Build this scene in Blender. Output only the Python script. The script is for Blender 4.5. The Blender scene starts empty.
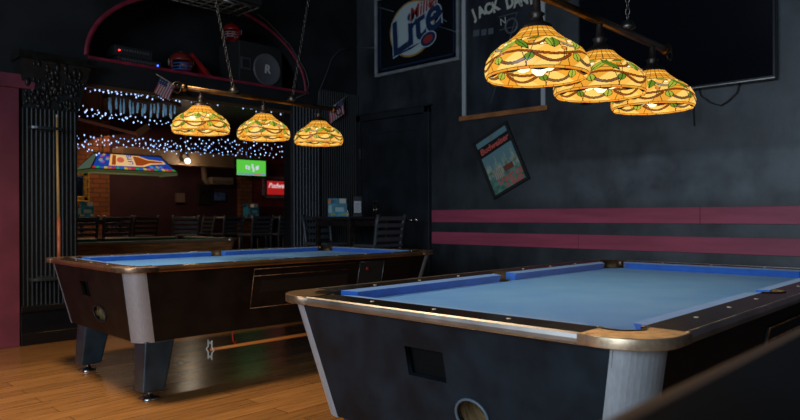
import bpy, bmesh, math, random
from mathutils import Vector, Matrix
random.seed(7)
PI = math.pi
SC = bpy.context.scene
COL = SC.collection
# ------------------------------------------------------------------ camera
H = 1.04; YAW = .7654; F = 665.5; Y0 = 215.4; ROLL = -.0038
FW = Vector((math.cos(YAW), math.sin(YAW), 0)); RT = Vector((math.sin(YAW), -math.cos(YAW), 0)); UP = Vector((0, 0, 1))
cd = bpy.data.cameras.new('camera'); cam = bpy.data.objects.new('camera', cd); COL.objects.link(cam)
cd.sensor_width = 36; cd.lens = F/800*36; cd.shift_y = (Y0-210)/800; cd.clip_start = .05
r2 = RT*math.cos(ROLL)+UP*math.sin(-ROLL)*-1; u2 = UP*math.cos(ROLL)+RT*math.sin(-ROLL)
m = Matrix.Identity(4)
for i in range(3):
    m[i][0] = r2[i]; m[i][1] = u2[i]; m[i][2] = -FW[i]; m[i][3] = (0, 0, H)[i]
cam.matrix_world = m
cd.dof.use_dof = True; cd.dof.focus_distance = 2.6; cd.dof.aperture_fstop = 5.0
SC.camera = cam
# ------------------------------------------------------------------ world, lights, exposure
w = bpy.data.worlds.new('world'); SC.world = w; w.use_nodes = True
w.node_tree.nodes['Background'].inputs[0].default_value = (.35, .5, .8, 1)
w.node_tree.nodes['Background'].inputs[1].default_value = .006
vs = SC.view_settings; vs.view_transform = 'Standard'; vs.look = 'None'; vs.gamma = 1; vs.exposure = 0.0; vs.use_curve_mapping = False
def area(name, loc, target, sx, sy, power, color, spread=PI):
    l = bpy.data.lights.new(name, 'AREA'); l.shape = 'RECTANGLE'; l.size = sx; l.size_y = sy; l.energy = power; l.color = color; l.spread = spread
    o = bpy.data.objects.new(name, l); COL.objects.link(o); o.location = loc
    o.rotation_euler = (Vector(target)-Vector(loc)).to_track_quat('-Z', 'Y').to_euler(); return o
area('daylight_front', (-2.9, .7, 1.9), (4, .7, 1.1), 4.4, 1.8, 200, (.68, .84, 1))
area('cool_side_fill', (.6, -3.9, 1.8), (1.4, 0, 1.0), 1.8, 1.6, 7, (.68, .84, 1))  # weak cool fill added from the -Y side to brighten the steel corner
area('warm_floor_fill', (.9, 3.7, 3.7), (1.0, 3.6, 0), .5, .5, 68, (1, .72, .42), 1.8)  # unseen warm fill, added overhead to light the floor at the left
area('rear_bar_glow', (4.3, 10.0, 2.45), (5.0, 9.6, 0), 2.0, 1.0, 14, (1, .62, .38))

# ------------------------------------------------------------------ pixel of the photograph -> point on a real plane
def ray(x, y):
    dx, dy = x-400, y-Y0; c, s = math.cos(ROLL), math.sin(ROLL)
    return FW + RT*((dx*c+dy*s)/F) - UP*((-dx*s+dy*c)/F)
def atX(x, y, X): d = ray(x, y); return d*(X/d.x)+Vector((0, 0, H))
def atY(x, y, Y): d = ray(x, y); return d*(Y/d.y)+Vector((0, 0, H))
def atZ(x, y, Z): d = ray(x, y); return d*((Z-H)/d.z)+Vector((0, 0, H))

# ------------------------------------------------------------------ materials
MATS = {}
def mat(name, col, rough=.6, metal=0, noise=0, scale=8, emit=None, es=0, bump=0, col2=None, spec=None, coat=0, stretch=None, trans=0, rvar=0, detail=4):
    if name in MATS: return MATS[name]
    M = bpy.data.materials.new(name); M.use_nodes = True; MATS[name] = M
    nt = M.node_tree; N = nt.nodes; L = nt.links; b = N['Principled BSDF']
    b.inputs['Base Color'].default_value = (*col, 1); b.inputs['Roughness'].default_value = rough; b.inputs['Metallic'].default_value = metal
    if spec is not None: b.inputs['Specular IOR Level'].default_value = spec
    if coat: b.inputs['Coat Weight'].default_value = coat; b.inputs['Coat Roughness'].default_value = .15
    if trans: b.inputs['Transmission Weight'].default_value = trans
    if emit: b.inputs['Emission Color'].default_value = (*emit, 1); b.inputs['Emission Strength'].default_value = es
    if noise or bump or rvar:
        tc = N.new('ShaderNodeTexCoord'); mp = N.new('ShaderNodeMapping'); nz = N.new('ShaderNodeTexNoise')
        L.new(tc.outputs['Object'], mp.inputs[0]); L.new(mp.outputs[0], nz.inputs['Vector'])
        if stretch: mp.inputs['Scale'].default_value = stretch
        nz.inputs['Scale'].default_value = scale; nz.inputs['Detail'].default_value = detail
        if noise:
            cr = N.new('ShaderNodeValToRGB'); c2 = col2 or tuple(min(1, c*(1+noise)) for c in col); c1 = col if col2 else tuple(c*(1-noise) for c in col)
            cr.color_ramp.elements[0].position = .35; cr.color_ramp.elements[1].position = .68
            cr.color_ramp.elements[0].color = (*c1, 1); cr.color_ramp.elements[1].color = (*c2, 1)
            L.new(nz.outputs['Fac'], cr.inputs[0]); L.new(cr.outputs[0], b.inputs['Base Color'])
        if rvar:
            mr = N.new('ShaderNodeMapRange'); mr.inputs[3].default_value = max(.03, rough-rvar); mr.inputs[4].default_value = min(1, rough+rvar)
            L.new(nz.outputs['Fac'], mr.inputs[0]); L.new(mr.outputs[0], b.inputs['Roughness'])
        if bump:
            bp = N.new('ShaderNodeBump'); bp.inputs['Strength'].default_value = bump; bp.inputs['Distance'].default_value = .01
            L.new(nz.outputs['Fac'], bp.inputs['Height']); L.new(bp.outputs[0], b.inputs['Normal'])
    return M
def floor_mat():
    M = bpy.data.materials.new('floor_planks'); M.use_nodes = True; nt = M.node_tree; N = nt.nodes; L = nt.links; b = N['Principled BSDF']
    tc = N.new('ShaderNodeTexCoord'); mp = N.new('ShaderNodeMapping'); L.new(tc.outputs['Object'], mp.inputs[0])
    br = N.new('ShaderNodeTexBrick'); L.new(mp.outputs[0], br.inputs[0])
    br.inputs['Scale'].default_value = 1; br.inputs['Brick Width'].default_value = 1.3; br.inputs['Row Height'].default_value = .13
    br.inputs['Mortar Size'].default_value = .002; br.offset = .37
    br.inputs['Color1'].default_value = (.33, .165, .058, 1); br.inputs['Color2'].default_value = (.22, .108, .038, 1); br.inputs['Mortar'].default_value = (.035, .015, .006, 1)
    nz = N.new('ShaderNodeTexNoise'); m2 = N.new('ShaderNodeMapping'); m2.inputs['Scale'].default_value = (3, 40, 1); L.new(tc.outputs['Object'], m2.inputs[0]); L.new(m2.outputs[0], nz.inputs[0])
    nz.inputs['Scale'].default_value = 1.2; nz.inputs['Detail'].default_value = 5
    mx = N.new('ShaderNodeMix'); mx.data_type = 'RGBA'; mx.blend_type = 'MULTIPLY'; mx.inputs[0].default_value = .7
    cr = N.new('ShaderNodeValToRGB'); cr.color_ramp.elements[0].color = (.45, .42, .4, 1); cr.color_ramp.elements[1].color = (1.1, 1.05, 1, 1); cr.color_ramp.elements[0].position = .3; cr.color_ramp.elements[1].position = .7
    L.new(nz.outputs[0], cr.inputs[0]); L.new(br.outputs[0], mx.inputs[6]); L.new(cr.outputs[0], mx.inputs[7]); L.new(mx.outputs[2], b.inputs['Base Color'])
    n3 = N.new('ShaderNodeTexNoise'); n3.inputs['Scale'].default_value = 2.2; L.new(tc.outputs['Object'], n3.inputs[0])
    mr = N.new('ShaderNodeMapRange'); mr.inputs[3].default_value = .14; mr.inputs[4].default_value = .34; L.new(n3.outputs[0], mr.inputs[0]); L.new(mr.outputs[0], b.inputs['Roughness'])
    return M
def brick_mat(name, c1, c2, mo):
    M = bpy.data.materials.new(name); M.use_nodes = True; nt = M.node_tree; N = nt.nodes; L = nt.links; b = N['Principled BSDF']
    tc = N.new('ShaderNodeTexCoord'); mp = N.new('ShaderNodeMapping'); mp.inputs['Rotation'].default_value = (PI/2, 0, 0); L.new(tc.outputs['Object'], mp.inputs[0])
    br = N.new('ShaderNodeTexBrick'); L.new(mp.outputs[0], br.inputs[0]); br.inputs['Scale'].default_value = 1
    br.inputs['Brick Width'].default_value = .22; br.inputs['Row Height'].default_value = .075; br.inputs['Mortar Size'].default_value = .008
    br.inputs['Color1'].default_value = (*c1, 1); br.inputs['Color2'].default_value = (*c2, 1); br.inputs['Mortar'].default_value = (*mo, 1)
    L.new(br.outputs[0], b.inputs['Base Color']); b.inputs['Roughness'].default_value = .8; return M

BLACK = mat('black_paint', (.010, .012, .015), .55, noise=.5, scale=3)
def wall_paint():
    # black wall paint, scuffed paler in patches of its own shape
    M = bpy.data.materials.new('scuffed_black_paint'); M.use_nodes = True; nt = M.node_tree; N = nt.nodes; L = nt.links; b = N['Principled BSDF']
    tc = N.new('ShaderNodeTexCoord'); mp = N.new('ShaderNodeMapping'); mp.inputs['Scale'].default_value = (1, 1.2, .8); L.new(tc.outputs['Object'], mp.inputs[0])
    nz = N.new('ShaderNodeTexNoise'); nz.inputs['Scale'].default_value = 1.5; nz.inputs['Detail'].default_value = 7; nz.inputs['Roughness'].default_value = .65; L.new(mp.outputs[0], nz.inputs[0])
    cr = N.new('ShaderNodeValToRGB'); e = cr.color_ramp.elements; e[0].position = .36; e[0].color = (.012, .0145, .018, 1); e[1].position = .72; e[1].color = (.06, .073, .084, 1)
    L.new(nz.outputs[0], cr.inputs[0])
    # paler zone with a ragged edge between chair height and shoulder height, fading towards +Y
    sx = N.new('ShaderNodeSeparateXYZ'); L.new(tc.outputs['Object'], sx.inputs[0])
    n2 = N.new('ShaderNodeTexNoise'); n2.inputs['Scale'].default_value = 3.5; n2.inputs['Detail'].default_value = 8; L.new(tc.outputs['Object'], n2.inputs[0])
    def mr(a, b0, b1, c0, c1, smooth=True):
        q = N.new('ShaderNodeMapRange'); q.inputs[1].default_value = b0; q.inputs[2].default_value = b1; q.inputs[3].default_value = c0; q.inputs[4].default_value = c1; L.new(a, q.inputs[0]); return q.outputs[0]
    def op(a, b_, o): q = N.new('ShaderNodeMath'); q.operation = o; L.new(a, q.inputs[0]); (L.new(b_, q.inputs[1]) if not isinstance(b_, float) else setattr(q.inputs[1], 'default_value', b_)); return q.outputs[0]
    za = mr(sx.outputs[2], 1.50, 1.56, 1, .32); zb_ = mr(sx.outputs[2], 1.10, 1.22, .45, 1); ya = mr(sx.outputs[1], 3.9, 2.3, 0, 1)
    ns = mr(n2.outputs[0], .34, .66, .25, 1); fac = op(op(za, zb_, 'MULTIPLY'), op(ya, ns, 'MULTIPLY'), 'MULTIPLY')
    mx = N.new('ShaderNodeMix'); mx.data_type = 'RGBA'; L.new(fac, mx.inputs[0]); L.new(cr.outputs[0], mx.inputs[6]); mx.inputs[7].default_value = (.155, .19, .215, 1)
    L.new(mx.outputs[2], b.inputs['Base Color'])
    b.inputs['Roughness'].default_value = .42; bp = N.new('ShaderNodeBump'); bp.inputs['Strength'].default_value = .25; bp.inputs['Distance'].default_value = .02
    L.new(nz.outputs[0], bp.inputs['Height']); L.new(bp.outputs[0], b.inputs['Normal']); return M
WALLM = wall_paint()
DOORM = mat('black_door_paint', (.017, .021, .026), .45, noise=.3, scale=4, bump=.1)
BOARD = mat('beadboard_black', (.006, .0065, .007), .42, noise=.3, scale=6, stretch=(1, 1, .2))
PILL = mat('pillar_grey_black', (.020, .024, .031), .4, noise=.25, scale=5)
PURP = mat('plum_paint', (.155, .027, .05), .6, noise=.2, scale=4)
ROSE = mat('rose_board_paint', (.46, .075, .135), .5, noise=.18, scale=5, stretch=(1, .3, 3), bump=.08, detail=7)
REDTRIM = mat('red_trim_paint', (.22, .016, .038), .5, noise=.3, scale=8)
MAROON = mat('maroon_paint', (.055, .013, .018), .7, noise=.25, scale=3)
DARKRED = mat('dark_red_paint', (.10, .014, .014), .6, noise=.25, scale=3)
BRICK = brick_mat('orange_brick', (.34, .115, .035), (.24, .075, .022), (.10, .05, .025))
ALU = mat('brushed_aluminium', (.40, .45, .50), .42, .45, noise=.08, scale=22, stretch=(6, 6, .3), rvar=.08, bump=.05)
ALUB = mat('trim_aluminium', (.42, .40, .38), .42, 1, noise=.25, scale=6, rvar=.1)
CAPM = mat('bronze_cap', (.66, .50, .34), .38, .8, noise=.25, scale=40, bump=.12, detail=6)
CAPD = mat('worn_bronze_cap', (.26, .17, .11), .36, .8, noise=.3, scale=30)
LAM = mat('black_laminate', (.012, .009, .007), .22, noise=.4, scale=3, rvar=.08)
BODY = mat('black_cabinet', (.007, .013, .019), .5, spec=.22, noise=.5, scale=7, bump=.05, detail=8, rvar=.1)
BODYB = mat('brown_black_cabinet', (.011, .007, .005), .5, spec=.2, noise=.5, scale=7, bump=.05, detail=8)
BODYW = mat('walnut_cabinet', (.34, .15, .055), .4, noise=.4, scale=5, stretch=(1, 8, 8))
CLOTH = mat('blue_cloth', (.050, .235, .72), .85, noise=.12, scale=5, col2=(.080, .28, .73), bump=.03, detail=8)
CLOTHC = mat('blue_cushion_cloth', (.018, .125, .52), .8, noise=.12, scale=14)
for c_, w_ in ((CLOTH, .08), (CLOTHC, .35)):
    b_ = c_.node_tree.nodes['Principled BSDF']; b_.inputs['Sheen Weight'].default_value = w_; b_.inputs['Sheen Roughness'].default_value = .4; b_.inputs['Sheen Tint'].default_value = (.8, .93, 1, 1)
GREEN = mat('green_cloth', (.03, .16, .09), .85)
LEG = mat('black_leg', (.02, .035, .045), .32, noise=.4, scale=9, bump=.15)
CHROME = mat('chrome', (.7, .7, .7), .18, 1)
RUB = mat('black_pocket', (.008, .007, .006), .5)
GOLDB = mat('worn_brown_pocket', (.018, .012, .006), .5, noise=.5, scale=30)
PEARL = mat('pearl_inlay', (.75, .68, .55), .4)
WOODO = mat('orange_wood', (.42, .15, .03), .4, noise=.25, scale=6, stretch=(1, 1, 1))
WOODT = mat('tan_wood', (.36, .14, .05), .45, noise=.25, scale=8)
BRASS = mat('aged_brass', (.20, .11, .05), .36, 1, noise=.35, scale=9)
IRON = mat('dark_iron', (.06, .05, .045), .4, .8, noise=.4, scale=20)
CHAIN = mat('chain_steel', (.16, .15, .14), .4, 1)
WHITE = mat('white_plastic', (.65, .65, .62), .5)
OFFW = mat('pale_frame_paint', (.30, .33, .36), .4, .3, noise=.2, scale=8)
GLOSSBLK = mat('glossy_black', (.006, .007, .009), .12)
MATTBLK = mat('matt_black', (.012, .012, .013), .6)

# ------------------------------------------------------------------ mesh helpers
class MB:
    def __init__(s): s.b = bmesh.new(); s.M = Matrix.Identity(4)
    def box(s, c, d, R=None, mi=0):
        v = []
        for i in range(8):
            p = Vector((((i & 1)-.5)*d[0], ((i >> 1 & 1)-.5)*d[1], ((i >> 2 & 1)-.5)*d[2]))
            if R: p = R @ p
            v.append(s.b.verts.new(s.M @ (p+Vector(c))))
        for f in ((0, 2, 3, 1), (4, 5, 7, 6), (0, 1, 5, 4), (2, 6, 7, 3), (0, 4, 6, 2), (1, 3, 7, 5)):
            s.b.faces.new([v[i] for i in f]).material_index = mi
        return s
    def b2(s, a, b, mi=0):
        return s.box([(p+q)/2 for p, q in zip(a, b)], [abs(q-p) for p, q in zip(a, b)], None, mi)
    def ring(s, c, r, ax1, ax2, n): return [s.b.verts.new(s.M @ (Vector(c)+ax1*(math.cos(2*PI*i/n)*r)+ax2*(math.sin(2*PI*i/n)*r))) for i in range(n)]
    def skin(s, A, B, mi=0, smooth=True):
        n = len(A)
        for i in range(n):
            f = s.b.faces.new((A[i], A[(i+1) % n], B[(i+1) % n], B[i])); f.material_index = mi; f.smooth = smooth
    def tube(s, pts, r, n=8, closed=False, mi=0, cap=True):
        pts = [Vector(p) for p in pts]; N = len(pts); rs = r if isinstance(r, (list, tuple)) else [r]*N
        rings = []; prev = None
        for i, p in enumerate(pts):
            a = pts[(i-1) % N] if (i or closed) else p; c = pts[(i+1) % N] if (i < N-1 or closed) else p
            t = (c-a).normalized()
            if prev is None:
                k = Vector((0, 0, 1)) if abs(t.z) < .9 else Vector((1, 0, 0)); u = t.cross(k).normalized()
            else: u = (prev-t*prev.dot(t)).normalized()
            prev = u; rings.append(s.ring(p, rs[i], u, t.cross(u), n))
        for i in range(N-1): s.skin(rings[i], rings[i+1], mi)
        if closed: s.skin(rings[-1], rings[0], mi)
        elif cap:
            s.b.faces.new(rings[0][::-1]).material_index = mi; s.b.faces.new(rings[-1]).material_index = mi
        return s
    def lathe(s, c, prof, n=24, mi=0, axis='Z'):
        ax = {'Z': (Vector((1, 0, 0)), Vector((0, 1, 0)), Vector((0, 0, 1))), 'X': (Vector((0, 1, 0)), Vector((0, 0, 1)), Vector((1, 0, 0))), 'Y': (Vector((0, 0, 1)), Vector((1, 0, 0)), Vector((0, 1, 0)))}[axis]
        R = [s.ring(Vector(c)+ax[2]*z, max(r, .0004), ax[0], ax[1], n) for r, z in prof]
        for a, b in zip(R, R[1:]): s.skin(a, b, mi)
        if prof[0][0] < 1e-3 or True: pass
        return s
    def cyl(s, c, r, h, n=20, mi=0, axis='Z', r2=None):
        r2 = r if r2 is None else r2
        return s.lathe(c, [(0, 0), (r, 0), (r2, h), (0, h)], n, mi, axis)
    def ball(s, c, r, n=10, sc=(1, 1, 1), mi=0):
        res = bmesh.ops.create_uvsphere(s.b, u_segments=n, v_segments=max(4, n*2//3), radius=1, matrix=s.M @ Matrix.Translation(c) @ Matrix.Diagonal((r*sc[0], r*sc[1], r*sc[2], 1)))
        for v in res['verts']:
            for f in v.link_faces: f.smooth = True; f.material_index = mi
        return s
    def poly(s, pts, mi=0): s.b.faces.new([s.b.verts.new(s.M @ Vector(p)) for p in pts]).material_index = mi; return s
    def prism(s, P, Q, mi=0, smooth=False):
        A = [s.b.verts.new(s.M @ Vector(p)) for p in P]; B = [s.b.verts.new(s.M @ Vector(p)) for p in Q]
        s.skin(A, B, mi, smooth); s.b.faces.new(A[::-1]).material_index = mi; s.b.faces.new(B).material_index = mi; return s
    def build(s, name, mats, parent=None, bevel=0, seg=2, smooth=None):
        me = bpy.data.meshes.new(name); bmesh.ops.recalc_face_normals(s.b, faces=s.b.faces); s.b.to_mesh(me); s.b.free()
        for q in (mats if isinstance(mats, (list, tuple)) else [mats]): me.materials.append(q)
        o = bpy.data.objects.new(name, me); COL.objects.link(o); o.parent = parent
        if bevel:
            d = o.modifiers.new('bevel', 'BEVEL'); d.width = bevel; d.segments = seg; d.limit_method = 'ANGLE'
        if smooth:
            for p in me.polygons: p.use_smooth = True
        return o
def plate(outlines, th, M, name, mats, parent=None, bevel=0):
    """flat plate of thickness th with holes (first outline is the outer edge), placed by matrix M (local z is the thickness)"""
    c = bpy.data.curves.new('t', 'CURVE'); c.dimensions = '2D'; c.fill_mode = 'BOTH'; c.extrude = th/2; c.bevel_depth = bevel; c.bevel_resolution = 2
    for ol in outlines:
        sp = c.splines.new('POLY'); sp.points.add(len(ol)-1); sp.use_cyclic_u = True
        for p, q in zip(sp.points, ol): p.co = (q[0], q[1], 0, 1)
    return curve_mesh(c, M, name, mats, parent)
def curve_mesh(c, M, name, mats, parent=None):
    t = bpy.data.objects.new('t', c); COL.objects.link(t)
    dg = bpy.context.evaluated_depsgraph_get(); dg.update()
    me = bpy.data.meshes.new_from_object(t.evaluated_get(dg)); bpy.data.objects.remove(t); bpy.data.curves.remove(c)
    me.transform(M); me.materials.clear()
    for q in (mats if isinstance(mats, (list, tuple)) else [mats]): me.materials.append(q)
    if M.determinant() < 0: me.flip_normals()
    me.name = name; o = bpy.data.objects.new(name, me); COL.objects.link(o); o.parent = parent; return o
def text(s, M, size, name, m, parent, ext=.001, shear=0, off=0, spacing=1, width=None):
    c = bpy.data.curves.new('t', 'FONT'); c.body = s; c.size = size; c.extrude = ext; c.shear = shear; c.offset = off; c.align_x = 'CENTER'; c.align_y = 'CENTER'; c.space_character = spacing
    return curve_mesh(c, M, name, m, parent)
def frameX(p, ang=0, sx=1, sy=1):
    """local x -> right as seen by a viewer looking along +X, local y -> up, local z -> towards the viewer"""
    R = Matrix(((0, 0, -1), (-1, 0, 0), (0, 1, 0))).to_4x4()
    return Matrix.Translation(p) @ R @ Matrix.Rotation(ang, 4, 'Z') @ Matrix.Diagonal((sx, sy, 1, 1))
def frameY(p, ang=0, sx=1, sy=1):
    """the same for a viewer looking along +Y"""
    R = Matrix(((1, 0, 0), (0, 0, -1), (0, 1, 0))).to_4x4()
    return Matrix.Translation(p) @ R @ Matrix.Rotation(ang, 4, 'Z') @ Matrix.Diagonal((sx, sy, 1, 1))
def tag(o, label=None, cat=None, group=None, kind=None):
    if label: o['label'] = label
    if cat: o['category'] = cat
    if group: o['group'] = group
    if kind: o['kind'] = kind
    return o
def thing(name, loc, label, cat, group=None, rz=0):
    o = bpy.data.objects.new(name, None); COL.objects.link(o); o.location = loc; o.rotation_euler = (0, 0, rz); o.empty_display_size = .1
    return tag(o, label, cat, group)
def struct(o): o['kind'] = 'structure'; return o
def copy_tree(o, parent=None):
    c = o.copy(); COL.objects.link(c); c.parent = parent
    for ch in list(o.children): copy_tree(ch, c)
    return c
def arc(cx, cy, r, a0, a1, n): return [(cx+r*math.cos(a0+(a1-a0)*i/n), cy+r*math.sin(a0+(a1-a0)*i/n)) for i in range(n+1)]

# ================================================================== ROOM SHELL
XW = 5.5; YP = 6.0; YB = 6.6; CEIL = 3.9
FM = floor_mat()
struct(MB().b2((-3, -4, -.1), (10, 12, 0)).build('floor', FM))
struct(MB().b2((-3, -4, CEIL), (XW+.2, YB, CEIL+.1)).build('ceiling', BLACK))
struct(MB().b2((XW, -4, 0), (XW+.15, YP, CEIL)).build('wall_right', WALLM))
struct(MB().b2((-3.15, -4, 0), (-3, 12, CEIL)).build('wall_back', BLACK))
struct(MB().b2((-3, -4.15, 0), (XW+.15, -4, CEIL)).build('wall_near', BLACK))
# partition with the rectangular opening below and the arched niche above the shelf
XL, XR, ZO, ZS = 2.20, 4.49, 2.2, 2.45
CX, RX, RZ = 3.5, 1.19, .74
archpts = [(CX+RX*math.cos(PI-PI*i/40), ZS+RZ*math.sin(PI-PI*i/40)) for i in range(41)]
Mp = Matrix.Translation((0, YP+.06, 0)) @ Matrix(((1, 0, 0), (0, 0, -1), (0, 1, 0))).to_4x4()
struct(plate([[(-3, 0), (XL, 0), (XL, ZO), (XR, ZO), (XR, 0), (XW+.15, 0), (XW+.15, CEIL), (-3, CEIL)], archpts], .12, Mp, 'wall_left', BLACK))
struct(MB().b2((2.1, YB, 2.385), (4.9, YB+.05, CEIL)).build('wall_niche_back', BLACK))
struct(MB().b2((2.1, YP+.121, 2.385), (4.9, YB-.001, ZS)).build('trim_niche_shelf', BLACK))
struct(MB().b2((2.05, YP+.121, 2.385), (2.1, YB, CEIL)).b2((4.9, YP+.121, 2.385), (4.95, YB, CEIL)).build('wall_niche_sides', BLACK))
# red trims of the niche
tr = MB(); pr = None
for i in range(41):
    a = PI-PI*i/40; ring = [tr.b.verts.new((CX+(RX+o)*math.cos(a), y, ZS+(RZ+o)*math.sin(a))) for o, y in ((-.004, YP-.015), (.036, YP-.015), (.036, YP), (-.004, YP))]
    if pr: tr.skin(pr, ring)
    pr = ring
struct(tr.build('trim_arch', REDTRIM))
struct(MB().b2((CX-RX, YP-.02, ZS-.03), (CX+RX+.05, YP, ZS-.004)).build('trim_shelf_edge', REDTRIM))
struct(MB().b2((XL, YP-.03, ZO-.03), (XR+.35, YP, ZO+.0)).build('trim_beam', mat('brown_moulding', (.09, .04, .015), .35)))
# plum pilaster with cap
struct(MB().b2((.4, YP-.10, 0), (1.735, YP-.001, 2.08)).b2((.4, YP-.14, 2.07), (1.84, YP-.001, 2.18)).build('trim_plum_pilaster', PURP, bevel=.004))
# beadboard pillars
def beadboard(x0, x1, y, z0, z1, step, m, name):
    b = MB(); b.b2((x0, y, z0), (x1, YP-.001, z1)); n = round((x1-x0)/step)
    for i in range(n):
        xc = x0+(i+.5)*(x1-x0)/n
        b.lathe((xc, y, z0), [(step*.40, 0), (step*.40, z1-z0)], 8)
    return struct(b.build(name, m))
beadboard(1.76, XL, YP-.05, .30, 1.93, .034, BOARD, 'trim_left_pillar_beadboard')
struct(MB().b2((1.74, YP-.10, 0), (XL+.015, YP-.001, .30)).b2((1.74, YP-.115, .27), (XL+.02, YP-.001, .32)).b2((1.74, YP-.115, 0), (XL+.02, YP-.001, .1)).build('baseboard_left', GLOSSBLK, bevel=.006))
cp = MB(); cp.prism([(1.77, YP-.07, 1.93), (XL, YP-.07, 1.93), (XL, YP, 1.93), (1.77, YP, 1.93)], [(1.72, YP-.2, 2.3), (XL+.06, YP-.2, 2.3), (XL+.06, YP, 2.3), (1.72, YP, 2.3)])
cp.b2((1.70, YP-.23, 2.3), (XL+.1, YP-.001, 2.36))
for k in range(120):
    t = random.random(); x = 1.77+random.random()*.43+(random.random()-.4)*.06*t; cp.ball((x, YP-.072-.125*t, 1.95+.33*t), .009+.013*random.random(), 7, (1, .8, 1.9))
struct(cp.build('trim_capital', mat('carved_black', (.010, .010, .009), .3, spec=.35, noise=.5, scale=20)))
beadboard(XR, 4.88, YP-.04, 0, 2.3, .042, PILL, 'trim_right_pillar_beadboard')
beadboard(4.885, XW-.001, YP-.02, 0, 2.5, .034, BLACK, 'trim_corner_beadboard')
# rear room
struct(MB().b2((1.3, 11, 0), (9.2, 11.15, 2.75)).build('wall_rear', MAROON))
struct(MB().b2((3.2, 10.96, 0), (4.56, 10.999, 2.6)).build('wall_rear_brick', BRICK))
struct(MB().b2((6.98, 10.9, 0), (7.25, 10.999, 2.6)).build('wall_rear_brick_pier', BRICK))
struct(MB().b2((7.25, 10.95, .9), (9.2, 10.999, 2.7)).build('wall_rear_red', DARKRED))
pl = MB()
for i in range(9): pl.b2((7.25, 10.93, 1.22+.14*i), (9.2, 10.95, 1.22+.14*i+.125))
struct(pl.build('trim_red_boards', mat('red_boards', (.24, .03, .026), .5, noise=.3, scale=5)))
struct(MB().b2((1.15, YB, 0), (1.3, 11.15, 2.75)).build('wall_rear_left', MAROON))
struct(MB().b2((9.05, YB, 0), (9.2, 11, 2.75)).build('wall_rear_right', MAROON))
struct(MB().b2((1.15, YB+.051, 2.7), (9.2, 11.15, 2.8)).build('ceiling_rear', BLACK))
struct(MB().b2((4.45, 10.2, 1.90), (7.0, 10.6, 2.12)).b2((4.45, 10.17, 1.88), (7.0, 10.2, 1.92)).build('trim_rear_soffit', mat('beige_soffit', (.20, .125, .07), .6, noise=.2, scale=3), bevel=.01))
struct(MB().b2((XW, YP, 0), (XW+.15, YB, 2.75)).build('wall_corner', BLACK))
# rose boards on the right wall
for z0, z1, nm, cuts in ((.965, 1.097, 'trim_upper_rose_board', (4.785, 1.95, -1.5)), (.732, .860, 'trim_lower_rose_board', (4.785, 3.02, -1.5))):
    b = MB()
    for a, c in zip(cuts, cuts[1:]): b.b2((XW-.022, c+.002, z0), (XW-.001, a-.001, z1))
    struct(b.build(nm, ROSE, bevel=.002))
# wall mouldings and conduit lines on the right wall
struct(MB().b2((XW-.02, -3.9, 0), (XW, 4.7, .12)).build('baseboard_right', BLACK))
# door in the right wall
dY0, dY1, dZ = 4.80, 6.0-.03, 2.24
D = bpy.data.objects.new('door_1', None); COL.objects.link(D); D.location = (XW, 5.4, 0); D['kind'] = 'structure'
Mi = Matrix.Translation((-XW, -5.4, 0))
def dpart(b, n, m, bev=0): o = b.build(n, m, D, bev); o.data.transform(Mi); return o
dpart(MB().b2((XW-.05, dY0, 0), (XW-.001, dY0+.07, dZ)).b2((XW-.05, dY1-.07, 0), (XW-.001, dY1, dZ)).b2((XW-.05, dY0, dZ-.07), (XW-.001, dY1, dZ)).b2((XW-.056, dY0-.02, dZ), (XW-.001, dY1, dZ+.02)), 'door_frame', DOORM, .004)
dpart(MB().b2((XW-.03, dY0+.08, .01), (XW-.001, dY1-.075, dZ-.075)), 'door_panel', DOORM, .003)
dpart(MB().b2((XW-.042, dY0+.20, .35), (XW-.03, dY0+.215, 2.0)).b2((XW-.042, dY1-.21, .35), (XW-.03, dY1-.195, 2.0)).b2((XW-.042, dY0+.2, 2.0), (XW-.03, dY1-.195, 2.015)), 'panel_moulding', DOORM)
kb = atX(415, 220, XW)
hb = MB().cyl((XW-.045, kb.y-.04, kb.z), .03, .015, 20, axis='X'); hb.tube([(XW-.045, kb.y-.04, kb.z), (XW-.09, kb.y-.04, kb.z), (XW-.1, kb.y-.02, kb.z), (XW-.1, kb.y+.07, kb.z)], .011, 10)
tag(dpart(hb, 'door_handle', CHROME), 'chrome lever handle')
hg = MB(); 
for z in (1.72, .3): hg.b2((XW-.058, dY1-.085, z), (XW-.05, dY1-.06, z+.12))
tag(dpart(hg, 'hinge', ALUB), 'steel hinges')

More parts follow.
